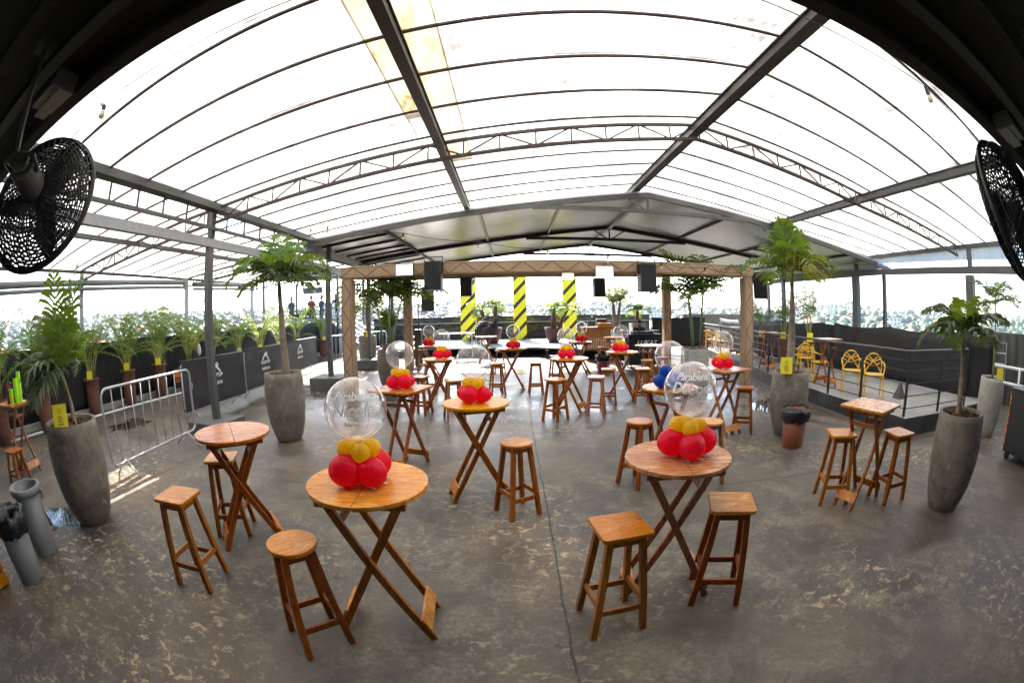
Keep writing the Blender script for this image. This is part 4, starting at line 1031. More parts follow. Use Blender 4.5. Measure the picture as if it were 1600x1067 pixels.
AR = [
 (-9.55,3.95,.88,1.25,21,'bushy palm in the brown pot behind the table with fluorescent cups',['leaf','leaf_light']),
 (-9.95,5.85,.87,1.25,21,'bushy arching palm in the brown pot seen above the near grey planter',['leaf_light','leaf']),
 (-9.8,7.15,.93,1.35,19,'upright feathery palm in the brown pot behind the bare barricade',['leaf_light','leaf']),
 (-9.85,8.5,.93,1.5,23,'full tall palm in the brown pot behind the barricade hinge',['leaf','leaf_light']),
 (-9.9,10.0,.85,1.35,18,'palm in the brown pot just before the lettered barricades begin',['leaf','leaf_light','leaf_yel']),
 (-9.9,11.3,.85,1.2,13,'palm in the brown pot behind the first lettered barricade and post',['leaf','leaf_light']),
 (-9.9,12.9,.85,.8,12,'low broad palm in the brown pot behind the first lettered barricade',['leaf','leaf_light']),
 (-9.9,14.4,.85,1.5,14,'tall airy palm in the brown pot behind the second lettered barricade',['leaf_light','leaf_yel']),
 (-9.95,16.0,.85,1.2,12,'palm in the brown pot seen between the ringed trunk palm and a barricade',['leaf_light','leaf']),
 (-9.95,17.8,.85,1.1,11,'palm in the brown pot before the grey terrace wall corner',['leaf','leaf_light']),
 (-9.6,20.0,.85,1.25,9,'last slim palm in brown pot against the grey terrace wall',['leaf_light','leaf_yel']),
 (-9.6,2.6,.85,1.2,15,'bushy palm in the brown pot nearest the porch behind the bottles',['leaf','leaf_light']),
]
for i, (x, y, h, L, n, lab, ms) in enumerate(AR): areca(lab, (x,y,0), h, L, n, 40+i, ms)
RP = [(8.75,12.9,1.05,'feathery plant with yellow card farthest along the ramp fence'),(8.75,11.55,1.2,'tall feathery plant by the ramp fence between two other potted plants'),(8.75,10.1,1.5,'yellow caned tall plant by the ramp fence behind the ringed palm trunk')]
for i, (x, y, L, lab) in enumerate(RP): areca(lab, (x,y,.33), .78, L, 9, 80+i, [['leaf_light'],['leaf','leaf_light'],['leaf_light','leaf']][i], .2, 'potted plants by the ramp fence', .5)

# yellow cards stuck in the pots
def card(loc, rz, label, w=.15, h=.19, mat='yellow', big=False, tilt=.12):
    mb = MB(); Mx = Matrix.Rotation(rz,3,'Z') @ Matrix.Rotation(-tilt,3,'X')
    t = thing('notice_card', label, 'card', loc, 0, 'yellow cards stuck in plant pots')
    mb.box((0,0,h/2), (w,.006,h), mat=None); o = mb.build('card_sheet', M[mat], t, bevel=.001); o.rotation_euler = (-tilt,0,rz)
    s = MB(); s.box((0,.006,-.03), (.02,.005,.14)); s.build('card_stake', M['wood'], o)
    if big:
        k = MB(); f = -.0036
        k.tube([(.024*math.cos(a*math.pi/10), f, h*.72+.024*math.sin(a*math.pi/10)) for a in range(20)], .0022, 4, closed=True)
        k.poly([(-.012,f,h*.70),(.012,f,h*.70),(0,f,h*.755)])
        for i, wd in enumerate((.07,.05,.08,.06,.075)): k.box((-.005+.004*(i%3),f,h*(.50-.055*i)), (wd,.0012,.006))
        k.box((0,f,h*.19), (.08,.0012,.010)); k.build('card_print', M['ink'], o)
card((-4.30,1.98,1.06), 1.0, 'big yellow printed card leaning in the planter beside the grey bins', .19, .24, 'yellow', True, .2)
card((4.12,5.32,1.02), -.5, 'big yellow card in the planter beside the terracotta bin', .20, .25, 'yellow', True, .1)
for i, (x, y, h, L, n, lab, ms) in enumerate(AR):
    if i in (0,1,2,3,6,7,8,9,10):
        nm = {0:'yellow card in the brown pot behind the cup table',1:'yellow card in the brown pot above the near planter',2:'yellow card in the brown pot behind the bare barricade',3:'yellow card in the brown pot by the barricade hinge',6:'pale card in the low palm pot behind the first lettered barricade',7:'yellow card in the airy palm pot behind the second lettered barricade',8:'pale card in the pot between ringed palm and barricade',9:'pale card in the pot before the terrace wall corner',10:'yellow card in the last pot against the terrace wall'}[i]
        card((x+.16,y-.14,h-.02), .9, nm, .17, .21, 'pale_card' if i in (6,8,9) else 'yellow')
card((8.6,12.7,1.1), -.5, 'yellow card in the farthest plant pot by the ramp fence', .2,.22); card((8.6,11.35,1.1), -.5, 'yellow card in the middle plant pot by the ramp fence', .2,.22); card((8.6,9.9,1.1), -.5, 'yellow card at the yellow canes by the ramp fence', .2,.26)
card((-5.55,15.8,1.16), .3, 'yellow card in the far planter behind a footing block', .2,.24); card((7.86,2.82,.98), -.9, 'yellow card in the pale planter beside the black case', .16,.2)
# ------------------------------------------------------------------ crowd barricades
def logo_geo(par, mat, o, xd, yd, s=1.0):
    """the roof-shaped emblem over two lines of lettering"""
    o, x, y = Vector(o), Vector(xd), Vector(yd)
    P = lambda a, b: o + x*a*s + y*b*s
    mb = MB()
    for sg in (-1,1): mb.add([P(0,.165), P(0,.225), P(sg*.15,.085), P(sg*.115,.075)], [(0,1,2,3) if sg > 0 else (3,2,1,0)])
    mb.add([P(.045,.19), P(.045,.235), P(.085,.20), P(.085,.155)], [(0,3,2,1)]); mb.build('emblem', M[mat], par)
    mb = MB(); put_text(mb, 'ROOFTOP', .080*s, P(0,.035), x, y, bold=.0025*s, spacing=.95); mb.build('lettering', M[mat], par)
    mb = MB(); put_text(mb, 'PAMPULHA', .068*s, P(0,-.075), x, y, bold=.002*s, spacing=.95); mb.build('lettering', M[mat], par)
def barricade(loc, rz, L, label, covered, logo_at=0):
    t = thing('crowd_barricade', label, 'barricade', loc, rz, 'crowd barricades along the plant row')
    h0, h1, r = .20, 1.22, .12; q = L/2; mb = MB(); pts = []
    for cx, cz, a0 in ((q-r,h1-r,0),(-q+r,h1-r,90),(-q+r,h0+r,180),(q-r,h0+r,270)):
        for k in range(5): a = R(a0+k*22.5); pts.append((cx+r*math.cos(a), 0, cz+r*math.sin(a)))
    mb.tube(pts, .019, 8, closed=True); mb.build('frame', M['galv'], t, smooth=True)
    n = 9; mb = MB()
    for k in range(n): x = -q + L*(k+1)/(n+1); mb.tube([(x,0,h0),(x,0,h1)], .0085, 6)
    mb.build('bar', M['galv'], t, smooth=True)
    for s in (-1,1):
        mb = MB(); x = s*(q-.30)
        mb.tube([(x-.0,.28,.0),(x,.02,h0+.02)], .012, 6); mb.tube([(x,-.28,.0),(x,-.02,h0+.02)], .012, 6); mb.build('foot', M['galv'], t, smooth=True)
    for z in (.50,.98): mb = MB(); mb.tube([(q+.01,0,z),(q+.06,0,z),(q+.06,0,z-.10)], .008, 6); mb.build('hook', M['galv'], t)
    if covered:
        mb = MB(); nx, nz = 28, 12
        for sg in (-1,1):
            vs = []
            for j in range(nz+1):
                for i in range(nx+1):
                    x = -q-.015 + (L+.03)*i/nx; z = .235 + (h1-.225)*j/nz; e = min(1, min(i, nx-i)/2+.25)
                    zz = z - (.05 if (i in (0,nx) and j == nz) else 0)
                    vs.append((x, sg*(.030 + .022*e*noise.noise(Vector((x*1.6+loc[1], z*2.4, sg+loc[0])))), zz))
            fs = [(j*(nx+1)+i, j*(nx+1)+i+1, (j+1)*(nx+1)+i+1, (j+1)*(nx+1)+i) for j in range(nz) for i in range(nx)]
            mb.add(vs, fs if sg < 0 else [f[::-1] for f in fs])
        mb.tube([(-q,0,h1+.012),(q,0,h1+.012)], .032, 8)
        c = mb.build('fabric_cover', M['cover'], t, smooth=True)
        logo_geo(c, 'print_white', (logo_at,-.066,.78), (1,0,0), (0,0,1), 1.5)
    return t
barricade((-5.28,4.30,0), R(95.5), 2.25, 'bare galvanised barricade without a cover beside the near grey planter', False)
barricade((-6.50,7.45,0), R(91), 2.38, 'charcoal covered barricade behind the near grey post', True, -.05)
barricade((-6.78,10.15,0), R(95), 2.45, 'charcoal covered barricade behind the ringed trunk palm', True, -.12)
barricade((-7.30,13.4,0), R(97), 3.0, 'charcoal covered barricade seen between the palm planter and second post', True, -.35)
barricade((-7.0,16.9,0), R(80), 2.6, 'bare barricade in the sun behind the beige pillar', False)
barricade((-6.6,18.9,0), R(60), 2.2, 'bare barricade farthest off near the stair foot', False)

# ------------------------------------------------------------------ fences and walls
def cloth_fence(name, pts, z0, z1, label, cat='fence', sag=.05, mat='shade_net', posts=2.4, pm='steel_black'):
    t = thing(name, label, cat, (pts[0][0],pts[0][1],0)); o = Vector((pts[0][0],pts[0][1],0)); mb = MB()
    for (a, b) in zip(pts, pts[1:]):
        a, b = Vector((*a,0))-o, Vector((*b,0))-o; L = (b-a).length; n = max(6, int(L/.30)); nrm = (b-a).cross(Vector((0,0,1))).normalized()
        vs = []; nz = 6
        for i in range(n+1):
            p = a.lerp(b, i/n); s = (i/n*L/posts) % 1
            for j in range(nz+1):
                zt = z1 - sag*4*s*(1-s); z = z0 + (zt-z0)*j/nz
                vs.append(p + nrm*(.05*noise.noise(Vector((p.x*.9+p.y*.9, z*1.2, 4)))+.03*noise.noise(Vector((p.x*3+p.y*3, z*2, 1)))) + Vector((0,0,z)))
        mb.add(vs, [(i*(nz+1)+j, (i+1)*(nz+1)+j, (i+1)*(nz+1)+j+1, i*(nz+1)+j+1) for i in range(n) for j in range(nz)])
        for k in range(int(L/posts)+1):
            p = a.lerp(b, min(1, k*posts/L)) - nrm*.07*(1 if z0 > -1 else 1); pm_ = MB(); pm_.tube([p+Vector((0,0,z0-.1)), p+Vector((0,0,z1+.01))], .025, 8); pm_.build('post', M[pm], t)
    f = mb.build('fabric', M[mat], t, smooth=True); s = f.modifiers.new('thick','SOLIDIFY'); s.thickness = .004
    return t
cloth_fence('shade_fabric_fence', [(-10.25,1.0),(-10.25,11.0),(-10.35,21.6)], .14, 1.72, 'long black fabric fence behind the row of brown pots')
mb = MB(); mb.beam((-10.28,1,1.735), (-10.38,21.6,1.80), .14, .03); mb.box((-10.22,11.2,.07), (.22,20.6,.14)); tag(mb.build('fence_kerb', M['concrete_pale']), 'pale ledge and kerb of the black fence behind the pots', 'kerb')
mb = MB(); mb.tube([(-9.55,2.5,.035),(-9.5,9.5,.035)], .03, 8); tag(mb.build('floor_pipe', M['white'], smooth=True), 'white pipe lying along the foot of the black pot fence', 'pipe')
cloth_fence('shade_fabric_fence', [(9.38,17.5),(9.42,9.6),(9.32,4.35)], .34, 1.66, 'black fabric fence behind the yellow chairs on the ramp', sag=.08)
cloth_fence('shade_fabric_fence', [(9.30,4.6),(9.75,3.72)], .0, 1.60, 'short black fabric panel closing the end of the ramp', sag=.01, posts=.9)
# corrugated grey sheet fence with white tube rail
t = thing('sheet_fence', 'grey corrugated sheet fence beyond the black panel at the edge of view', 'fence', (11.4,3,0))
mb = MB(); vs = []; n = 60
for i in range(n+1): 
    y = -3+4.9*i/n; x = .025*(1 if (i//2) % 2 else -1); vs += [(x,y,0),(x,y,1.62)]
mb.add(vs, [(2*i,2*i+2,2*i+3,2*i+1) for i in range(n)]); o = mb.build('sheet_panel', M['steel_grey'], t); s = o.modifiers.new('thick','SOLIDIFY'); s.thickness = .01
mb = MB(); mb.box((.05,-.5,1.64), (.08,5.0,.05)); mb.build('top_rail', M['steel_grey'], t)
t = thing('tube_rail', 'white tube handrail before the grey sheet fence', 'handrail', (10.3,3.3,0))
mb = MB()
for z in (.62,.96): mb.tube([(.0,-2.2,z),(.25,1.0,z)], .035, 10)
mb.build('rail_tube', M['white'], t, smooth=True)
for y in (-2.0,-.2,.9): mb = MB(); mb.tube([(.12,y,0),(.12,y,1.0)], .035, 10); mb.build('rail_post', M['white'], t, smooth=True)
t = thing('ladder_frame', 'small pale metal frame with rungs above the white tube rail', 'frame', (10.6,3.9,0))
mb = MB(); mb.tube([(0,-.25,0),(0,-.25,1.46),(0,.22,1.46),(0,.22,0)], .022, 8); mb.build('side_tube', M['galv'], t); mb = MB()
for z in (1.0,1.23): mb.tube([(0,-.25,z),(0,.22,z)], .016, 8)
mb.build('rung', M['galv'], t)

# ------------------------------------------------------------------ ramp platform with railing
RP0 = [(6.20,4.17),(6.33,6.6),(6.72,9.3),(7.25,11.6),(8.6,18.0)]
mb = MB(); back = [(9.75,18.0),(9.75,3.72),(7.6,3.93)]; ring = RP0 + back; n = len(ring)
mb.add([(x,y,.002) for x, y in ring]+[(x,y,.33) for x, y in ring], [tuple(range(n,2*n))]+[(i,(i+1)%n,n+(i+1)%n,n+i) for i in range(n)])
struct(mb.build('ramp_deck', M['deck']))
mb = MB()
for a, b in list(zip(RP0, RP0[1:]))+[(RP0[0],back[2]),(back[2],back[1])]:
    a, b = Vector((*a,.165)), Vector((*b,.165)); nn = (b-a).cross(Vector((0,0,1))).normalized()*(1 if b.y > a.y else -1)*.006
    mb.beam(a+nn, b+nn, .012, .30)
tag(mb.build('skirt_board', M['steel_black']), 'black painted skirting around the raised ramp platform', 'skirting')
t = thing('railing', 'black steel railing with five bars around the ramp platform', 'railing', (6.3,4.3,.33)); o_ = Vector((6.3,4.3,.33))
RL = [(6.26,4.27),(6.33,5.55),(6.36,6.6),(6.60,8.35),(6.86,9.75),(7.35,11.9),(8.1,15.0),(8.8,18.0)]
line = [Vector((x,y,.33))-o_ for x, y in RL]; side = [Vector((8.35,3.92,.33))-o_, Vector((7.3,4.08,.33))-o_]
mb = MB()
for z in (.13,.33,.53,.73,.90): mb.tube([p+Vector((0,0,z)) for p in line], .009, 6); mb.tube([side[0]+Vector((0,0,z)), line[0]+Vector((0,0,z))], .009, 6)
mb.build('bar', M['steel_black'], t)
mb = MB(); mb.tube([side[0]+Vector((0,0,1.05)), line[0]+Vector((0,0,1.05))]+[p+Vector((0,0,1.05)) for p in line[1:]], .024, 10); mb.build('top_rail', M['steel_grey'], t, smooth=True)
for p in line+side:
    mb = MB(); mb.box(p+Vector((0,0,.52)), (.04,.04,1.04)); mb.build('post', M['steel_black'], t)
mb = MB(); mb.tube([(6.6,9.3,.36),(6.75,9.15,.36)], .01, 5)
t = thing('foot_rest', 'small black square frame against the railing near the ringed palm', 'frame', (6.45,8.0,0))
mb = MB(); mb.tube([(0,-.16,.33),(0,-.16,.75),(0,.16,.75),(0,.16,.33)], .025, 4); mb.build('square_frame', M['steel_black'], t)
mb = MB(); mb.lathe([(.17,0),(.15,.03),(.012,.33),(0,.335)], 4); o = mb.build('floor_cone', M['steel_grey'], loc=(7.55,5.35,.335), rz=.6); tag(o, 'small dark pyramid shaped stop on the ramp floor', 'cone')

# yellow plastic chairs with looped backs
def yellow_chair(loc, rz, label):
    t = thing('yellow_chair', label, 'chair', loc, rz, 'yellow plastic chairs on the ramp')
    mb = MB(); n = 20; pts = []
    for k in range(n):
        a = 2*math.pi*k/n; pts.append((.22*math.copysign(abs(math.cos(a))**.6, math.cos(a)), .21*math.copysign(abs(math.sin(a))**.6, math.sin(a))))
    mb.add([(x,y,.44) for x, y in pts]+[(x*1.03,y*1.03,.455) for x, y in pts]+[(x*.7,y*.7,.447) for x, y in pts], [tuple(range(n-1,-1,-1))]+[(i,(i+1)%n,n+(i+1)%n,n+i) for i in range(n)]+[(n+i,n+(i+1)%n,2*n+(i+1)%n,2*n+i) for i in range(n)]+[tuple(range(2*n,3*n))]); mb.build('seat', M['yellow_chair'], t)
    for sx in (-1,1):
        mb = MB(); mb.tube([(sx*.23,-.22,0),(sx*.20,-.18,.44)], [.014,.02], 6); mb.build('leg', M['yellow_chair'], t)
        mb = MB(); mb.tube([(sx*.22,.25,0),(sx*.20,.19,.44)], [.014,.02], 6); mb.build('leg', M['yellow_chair'], t)
        mb = MB(); mb.tube([(sx*.20,-.16,.45),(sx*.25,-.05,.60),(sx*.25,.10,.66),(sx*.21,.21,.68)], .014, 6); mb.build('armrest', M['yellow_chair'], t)
    mb = MB(); B = lambda x, z: (x, .20+.10*(z-.45), z)
    arc = [B(.21*math.cos(a*math.pi/14), .60+.24*math.sin(a*math.pi/14)) for a in range(15)]; mb.tube([B(.20,.45)]+arc+[B(-.20,.45)], .014, 6)
    for s in (-1,1): mb.tube([B(s*.20,.46), B(s*.10,.60), B(-s*.03,.72), B(-s*.13,.80), B(-s*.06,.83)], .013, 6)
    mb.tube([B(.17,.66), B(.06,.60), B(-.06,.60), B(-.17,.66)], .013, 6); mb.tube([B(.19,.74), B(0,.67), B(-.19,.74)], .013, 6)
    mb.build('backrest', M['yellow_chair'], t); return t
yc = yellow_chair((7.02,6.50,.332), R(-40), 'yellow chair alone with another, the one nearer the ramp tables')
dup(yc, (7.05,5.80,.332), R(-42), 'yellow chair nearest the railing corner beside the small dark pyramid')
for x, y, a, lab in ((7.35,8.0,60,'yellow chair behind the ringed trunk palm'),(7.6,8.9,130,'yellow chair between the two reddish high tables'),(7.9,9.6,200,'yellow chair by the far reddish high table'),(8.3,15.2,90,'yellow chair in the sun nearer the beige pillar'),(8.35,16.2,100,'yellow chair in the sun seen through the far railing')): dup(yc, (x,y,.332), R(a), lab)
def dup_table(kind, d, loc, rz, label, grp, mat=None):
    key = (kind, 'wood_top', d)
    if key not in tp: tp[key] = make_table(kind, label, loc, rz, grp); return
    dup(tp[key], loc, rz, label, grp)
for x, y, a, lab in ((6.98,7.35,80,'reddish high table on the ramp beyond the ringed palm'),(7.15,10.2,75,'reddish high table on the ramp beside the beige pillar'),(8.3,14.0,80,'high table on the sunny end of the ramp')): dup_table('square', .56, (x,y,.332), R(a), lab, 'high tables on the ramp')
for x, y, lab in ((9.0,16.9,'tall stool at the far sunny end of the ramp'),(8.6,17.2,'second tall stool at the far sunny end of the ramp, by the railing')): dup(proto[0], (x,y,.332), .3, lab, 'stools on the ramp')

# ------------------------------------------------------------------ bins, crate, case, left table
def bin_round(loc, rz, label, mat, r0, r1, h, bag, grp, rim=True, square=False):
    t = thing('waste_bin', label, 'bin', loc, rz, grp); n = 4 if square else 36
    mb = MB(); mb.lathe([(r0*.96,0),(r0,.012),(r1,h),(r1-.012,h),(r0-.012,.03),(0,.03)], n); mb.build('bin_body', M[mat], t, smooth=not square)
    if rim:
        mb = MB(); mb.lathe([(r1-.004,h-.055),(r1+.022,h-.055),(r1+.028,h-.03),(r1+.028,h-.005),(r1+.018,h+.008),(r1-.008,h+.008),(r1-.010,h-.02)], n, cap=False); mb.build('rim', M[mat], t, smooth=True)
        mb = MB(); mb.box((r1+.02,0,h-.10), (.03,.10,.09)); mb.build('handle', M[mat], t, bevel=.01)
    if bag:
        mb = MB(); vs = []; N = 48; rows = [(r1-.10,h-.26),(r1-.05,h-.12),(r1-.008,h-.01),(r1+.020,h+.030),(r1+.040,h-.01),(r1+.042,h-.08),(r1+.030,h-.15)]
        for j, (r, z) in enumerate(rows):
            for k in range(N):
                a = 2*math.pi*k/N; w_ = noise.noise(Vector((math.cos(a)*3,math.sin(a)*3,j*.7+loc[0])))
                rr = r*(1+.06*w_+.02*math.sin(k*2.6)); zz = z + .035*noise.noise(Vector((math.cos(a)*2.5,math.sin(a)*2.5,j*.3+7))) - (.05*abs(w_) if j == 6 else 0)
                vs.append((rr*math.cos(a), rr*math.sin(a), zz))
        mb.add(vs, [(j*N+k, j*N+(k+1)%N, (j+1)*N+(k+1)%N, (j+1)*N+k) for j in range(6) for k in range(N)]); mb.add([vs[k] for k in range(N)], [tuple(range(N))])
        mb.build('bin_bag', M['bag'], t, smooth=True)
    return t
GB = 'grey plastic bins'
bin_round((-4.36,1.28,0), 1.2, 'open grey plastic bin without bag beside the near planter', 'bin_grey', .155, .185, .66, False, GB)
bin_round((-4.05,.86,0), .9, 'grey plastic bin lined with a black bag', 'bin_grey', .165, .185, .60, True, GB, False)
bin_round((4.07,4.92,0), 0, 'terracotta coloured bin with black bag in front of the ringed palm planter', 'bin_red', .165, .195, .56, True, None, False)
bin_round((2.92,13.5,0), 0, 'wine red bin with black bag in front of the slatted counter', 'bin_wine', .16, .20, .52, True, None, False)
t = thing('wooden_crate', 'orange brown slatted crate at the lower edge near the grey bins', 'crate', (-4.42,.30,0), .15)
mb = MB()
for k in range(3):
    for y in (-.20,.20): mb.box((0,y,.075+.13*k), (.62,.018,.11))
    for x in (-.30,.30): mb.box((x,0,.075+.13*k), (.018,.38,.11))
mb.build('slat_side', M['wood_seat'], t, bevel=.003)
for x in (-.28,.28):
    for y in (-.18,.18): mb = MB(); mb.box((x,y,.2), (.035,.035,.40)); mb.build('corner_post', M['wood'], t)
t = thing('road_case', 'black flat topped case on castors with worn orange edges', 'case', (7.35,1.62,0), -.30)
mb = MB(); mb.box((0,0,.56), (1.15,.85,.88)); mb.build('case_body', M['plastic_black'], t, bevel=.02)
mb = MB(); mb.box((0,0,1.02), (1.18,.88,.03)); mb.build('case_lid', M['steel_dark'], t, bevel=.008)
mb = MB(); q = random.Random(5)
vs = []
for k in range(33): vs += [(-.578,.428,.14+.026*k), (-.578,.428-q.uniform(.004,.035),.14+.026*k), (-.578+q.uniform(.004,.03),.428,.14+.026*k)]
mb.add(vs, [f for k in range(32) for f in ((3*k,3*k+1,3*k+4,3*k+3),(3*k,3*k+3,3*k+5,3*k+2))])
mb.build('worn_edge', M['orange_print'], t)
for sx in (-.48,.48):
    for sy in (-.34,.34): mb = MB(); mb.tube([(sx-.02,sy,.06),(sx+.02,sy,.06)], .06, 14); mb.box((sx,sy,.11), (.05,.05,.04)); mb.build('castor', M['steel_black'], t)
lt = (-7.25,2.28)
key = ('square','wood_top',.56); dup(tp[key], (lt[0],lt[1],0), R(20), 'square high table holding bottles and fluorescent cups', GS)
dup(proto[0], (-6.85,1.98,0), R(15), 'square stool pushed under the table with fluorescent cups', SG).scale = (1,1,.62)
def cup(loc, label, h=.13, r=.042):
    mb = MB(); mb.lathe([(r*.72,0),(r*.75,.004),(r,h),(r-.003,h),(r*.7,.008),(0,.008)], 20); o = mb.build('party_cup', M['neon'], loc=loc, smooth=False); tag(o, label, 'cup', 'fluorescent green cups')
def cupstack(loc, n, label):
    mb = MB(); 
    for k in range(n): z = .028*k; mb.lathe([(.038,z),(.046,z+.125),(.049,z+.13),(.049,z+.135),(.043,z+.135)], 18, cap=False)
    o = mb.build('cup_stack', M['neon'], loc=loc); tag(o, label, 'cups', 'fluorescent green cup stacks')
cupstack((lt[0]+.22,lt[1]+.12,1.05), 12, 'tallest stack of fluorescent green cups'); cupstack((lt[0]+.28,lt[1]+.02,1.05), 9, 'middle stack of fluorescent green cups with dark mark'); cupstack((lt[0]+.26,lt[1]-.09,1.05), 4, 'shortest stack of fluorescent green cups in front')
def bottle(loc, m1, label, cap):
    t = thing('bottle', label, 'bottle', loc, 0, 'bottles on the table with the green cups')
    mb = MB(); mb.lathe([(.034,0),(.036,.01),(.036,.17),(.030,.20),(.013,.24),(.012,.275)], 20); mb.build('bottle_body', M[m1], t, smooth=True)
    mb = MB(); mb.lathe([(.0365,.05),(.0368,.052),(.0368,.14),(.0365,.142)], 20, cap=False); mb.build('label_band', M['red_can'], t)
    mb = MB(); mb.lathe([(.015,.27),(.015,.295),(0,.295)], 12); mb.build('cap', M[cap], t)
for k, (dx, dy, m1, cap, lab) in enumerate(((.08,.02,'plastic_black','red_can','dark bottle closest to the green cups'),(-.02,-.04,'red_can','plastic_black','red bottle between two dark ones'),(-.12,.03,'plastic_black','steel','dark bottle at the far side of the red one'),(.12,-.12,'steel_dark','red_can','brown bottle in front of the green cups'))): bottle((lt[0]+dx,lt[1]+dy,1.05), m1, lab, cap)
# orange printed sign and extinguisher by the fence
t = thing('floor_sign', 'small black sign with orange print leaning at the fence behind the barricade', 'sign', (-9.75,9.25,0), R(70))
mb = MB(); mb.box((0,0,.45), (.36,.02,.62)); mb.build('sign_board', M['steel_black'], t); mb = MB(); mb.box((0,-.013,.58), (.24,.006,.24)); mb.box((0,-.013,.40), (.18,.006,.03)); mb.box((0,-.013,.33), (.22,.006,.03)); mb.build('sign_print', M['orange_print'], t)
t = thing('fire_extinguisher', 'red fire extinguisher standing by the sign with orange print', 'extinguisher', (-9.7,9.9,0))
mb = MB(); mb.lathe([(.085,0),(.09,.02),(.09,.42),(.05,.50),(.025,.53)], 20); mb.build('cylinder', M['red_can'], t, smooth=True); mb = MB(); mb.box((0,0,.56), (.10,.03,.05)); mb.tube([(.03,0,.54),(.12,0,.45),(.12,0,.15)], .012, 6); mb.build('valve', M['plastic_black'], t)
# hanging white bottle-like lamp on the fence
mb = MB(); mb.lathe([(0,0),(.05,.03),(.075,.14),(.06,.30),(.02,.40),(0,.41)], 18); o = mb.build('lantern', M['white'], loc=(-10.02,10.7,.95), smooth=True); tag(o, 'white teardrop lantern hanging on the black fence', 'lantern')

# ------------------------------------------------------------------ stage, back wall, columns
mb = MB(); ring = [(-6.2,18.9),(1.0,18.55),(3.6,16.75),(6.2,16.5),(6.4,26.4),(-6.2,26.4)]; n = len(ring)
mb.add([(x,y,.36) for x, y in ring]+[(x,y,.42) for x, y in ring], [tuple(range(n,2*n)), tuple(range(n-1,-1,-1))]+[(i,(i+1)%n,n+(i+1)%n,n+i) for i in range(n)]); struct(mb.build('stage_deck', M['deck']))
mb = MB()
for k in range(9):
    x = -5.8+k*1.45; y = 19.3 if x < 1.2 else 17.6
    mb.box((x,y,.18), (.09,.09,.36)); mb.box((x,22.5,.18), (.09,.09,.36))
mb.box((.4,23.2,.18), (12,.1,.35)); o = mb.build('stage_support', M['steel_black']); struct(o)
bw = thing('parapet_wall', 'black topped parapet with dark painted mural behind the stage', 'wall', (0,25.2,0))
mb = MB(); mb.box((0,.12,1.02), (17,.16,1.2)); mb.build('mural_wall', M['mural'], bw); mb = MB(); mb.box((0,.15,1.685), (17,.22,.13)); mb.build('wall_cap', M['steel_black'], bw)
mb = MB(); mb.box((0,-.12,1.38), (17,.42,.05)); mb.build('ledge', M['deck'], bw, bevel=.01); mb = MB(); mb.box((0,-.22,.6), (17,.3,.32)); mb.build('bench_base', M['steel_black'], bw)
mb = MB(); mb.box((0,.15,.2), (17,.18,.45)); mb.build('wall_foot', M['steel_black'], bw)
bw2 = thing('parapet_wall', 'pale sunlit parapet wall at the far end of the ramp', 'wall', (11,19.2,0)); mb = MB(); mb.box((0,0,.9), (5.6,.18,1.75)); mb.build('wall_panel', M['concrete_pale'], bw2); mb = MB(); mb.box((0,0,1.80), (5.7,.24,.05)); mb.build('wall_cap', M['white'], bw2)
cloth_fence('shade_fabric_fence', [(6.4,18.6),(9.3,18.9)], .3, 1.66, 'black fabric fence joining the stage wall to the ramp end', sag=.03)
for x, wd, lab in ((-2.45,.84,'black and yellow striped column behind the stacked black chairs'),(.48,.72,'middle black and yellow striped column behind the joint table'),(3.31,.76,'black and yellow striped column beside the bowl palm and counter')):
    mb = MB(); mb.box((0,0,2.2), (wd,.72,4.0)); o = mb.build('striped_column', M['hazard'], bevel=.01, loc=(x,24.3,.222)); tag(o, lab, 'column', 'hazard striped columns')
# green banner on a dark stand
t = thing('banner_stand', 'dark pole on a bulky base carrying the green roof logo banner', 'banner', (-3.56,16.0,0))
mb = MB(); mb.tube([(0,0,.0),(0,0,3.1)], .028, 8); mb.build('pole', M['steel_black'], t); mb = MB(); mb.box((-.02,0,.70), (.27,.27,1.38)); mb.build('base_box', M['plastic_black'], t, bevel=.03)

for z in (2.06,2.93): mb = MB(); mb.tube([(0,0,z),(.68,0,z)], .015, 6); mb.build('banner_arm', M['steel_black'], t)
mb = MB(); mb.box((.385,0,2.50), (.50,.008,.84)); b = mb.build('banner_cloth', M['banner'], t)
l = MB(); s = 1.45
P_ = Vector((.385,-.008,2.62))
for sg in (-1,1): l.add([P_+Vector((0,0,.20)), P_+Vector((0,0,.27)), P_+Vector((sg*.20,0,.12)), P_+Vector((sg*.16,0,.10))], [(0,1,2,3)])
l.build('emblem', M['print_white'], b); l = MB()
put_text(l, 'ROOFTOP', .085, P_+Vector((0,0,.055)), (1,0,0), (0,0,1), bold=.003); l.build('lettering', M['yellow'], b); l = MB(); put_text(l, 'PAMPULHA', .075, P_+Vector((0,0,-.05)), (1,0,0), (0,0,1), bold=.003); l.build('lettering', M['yellow'], b)
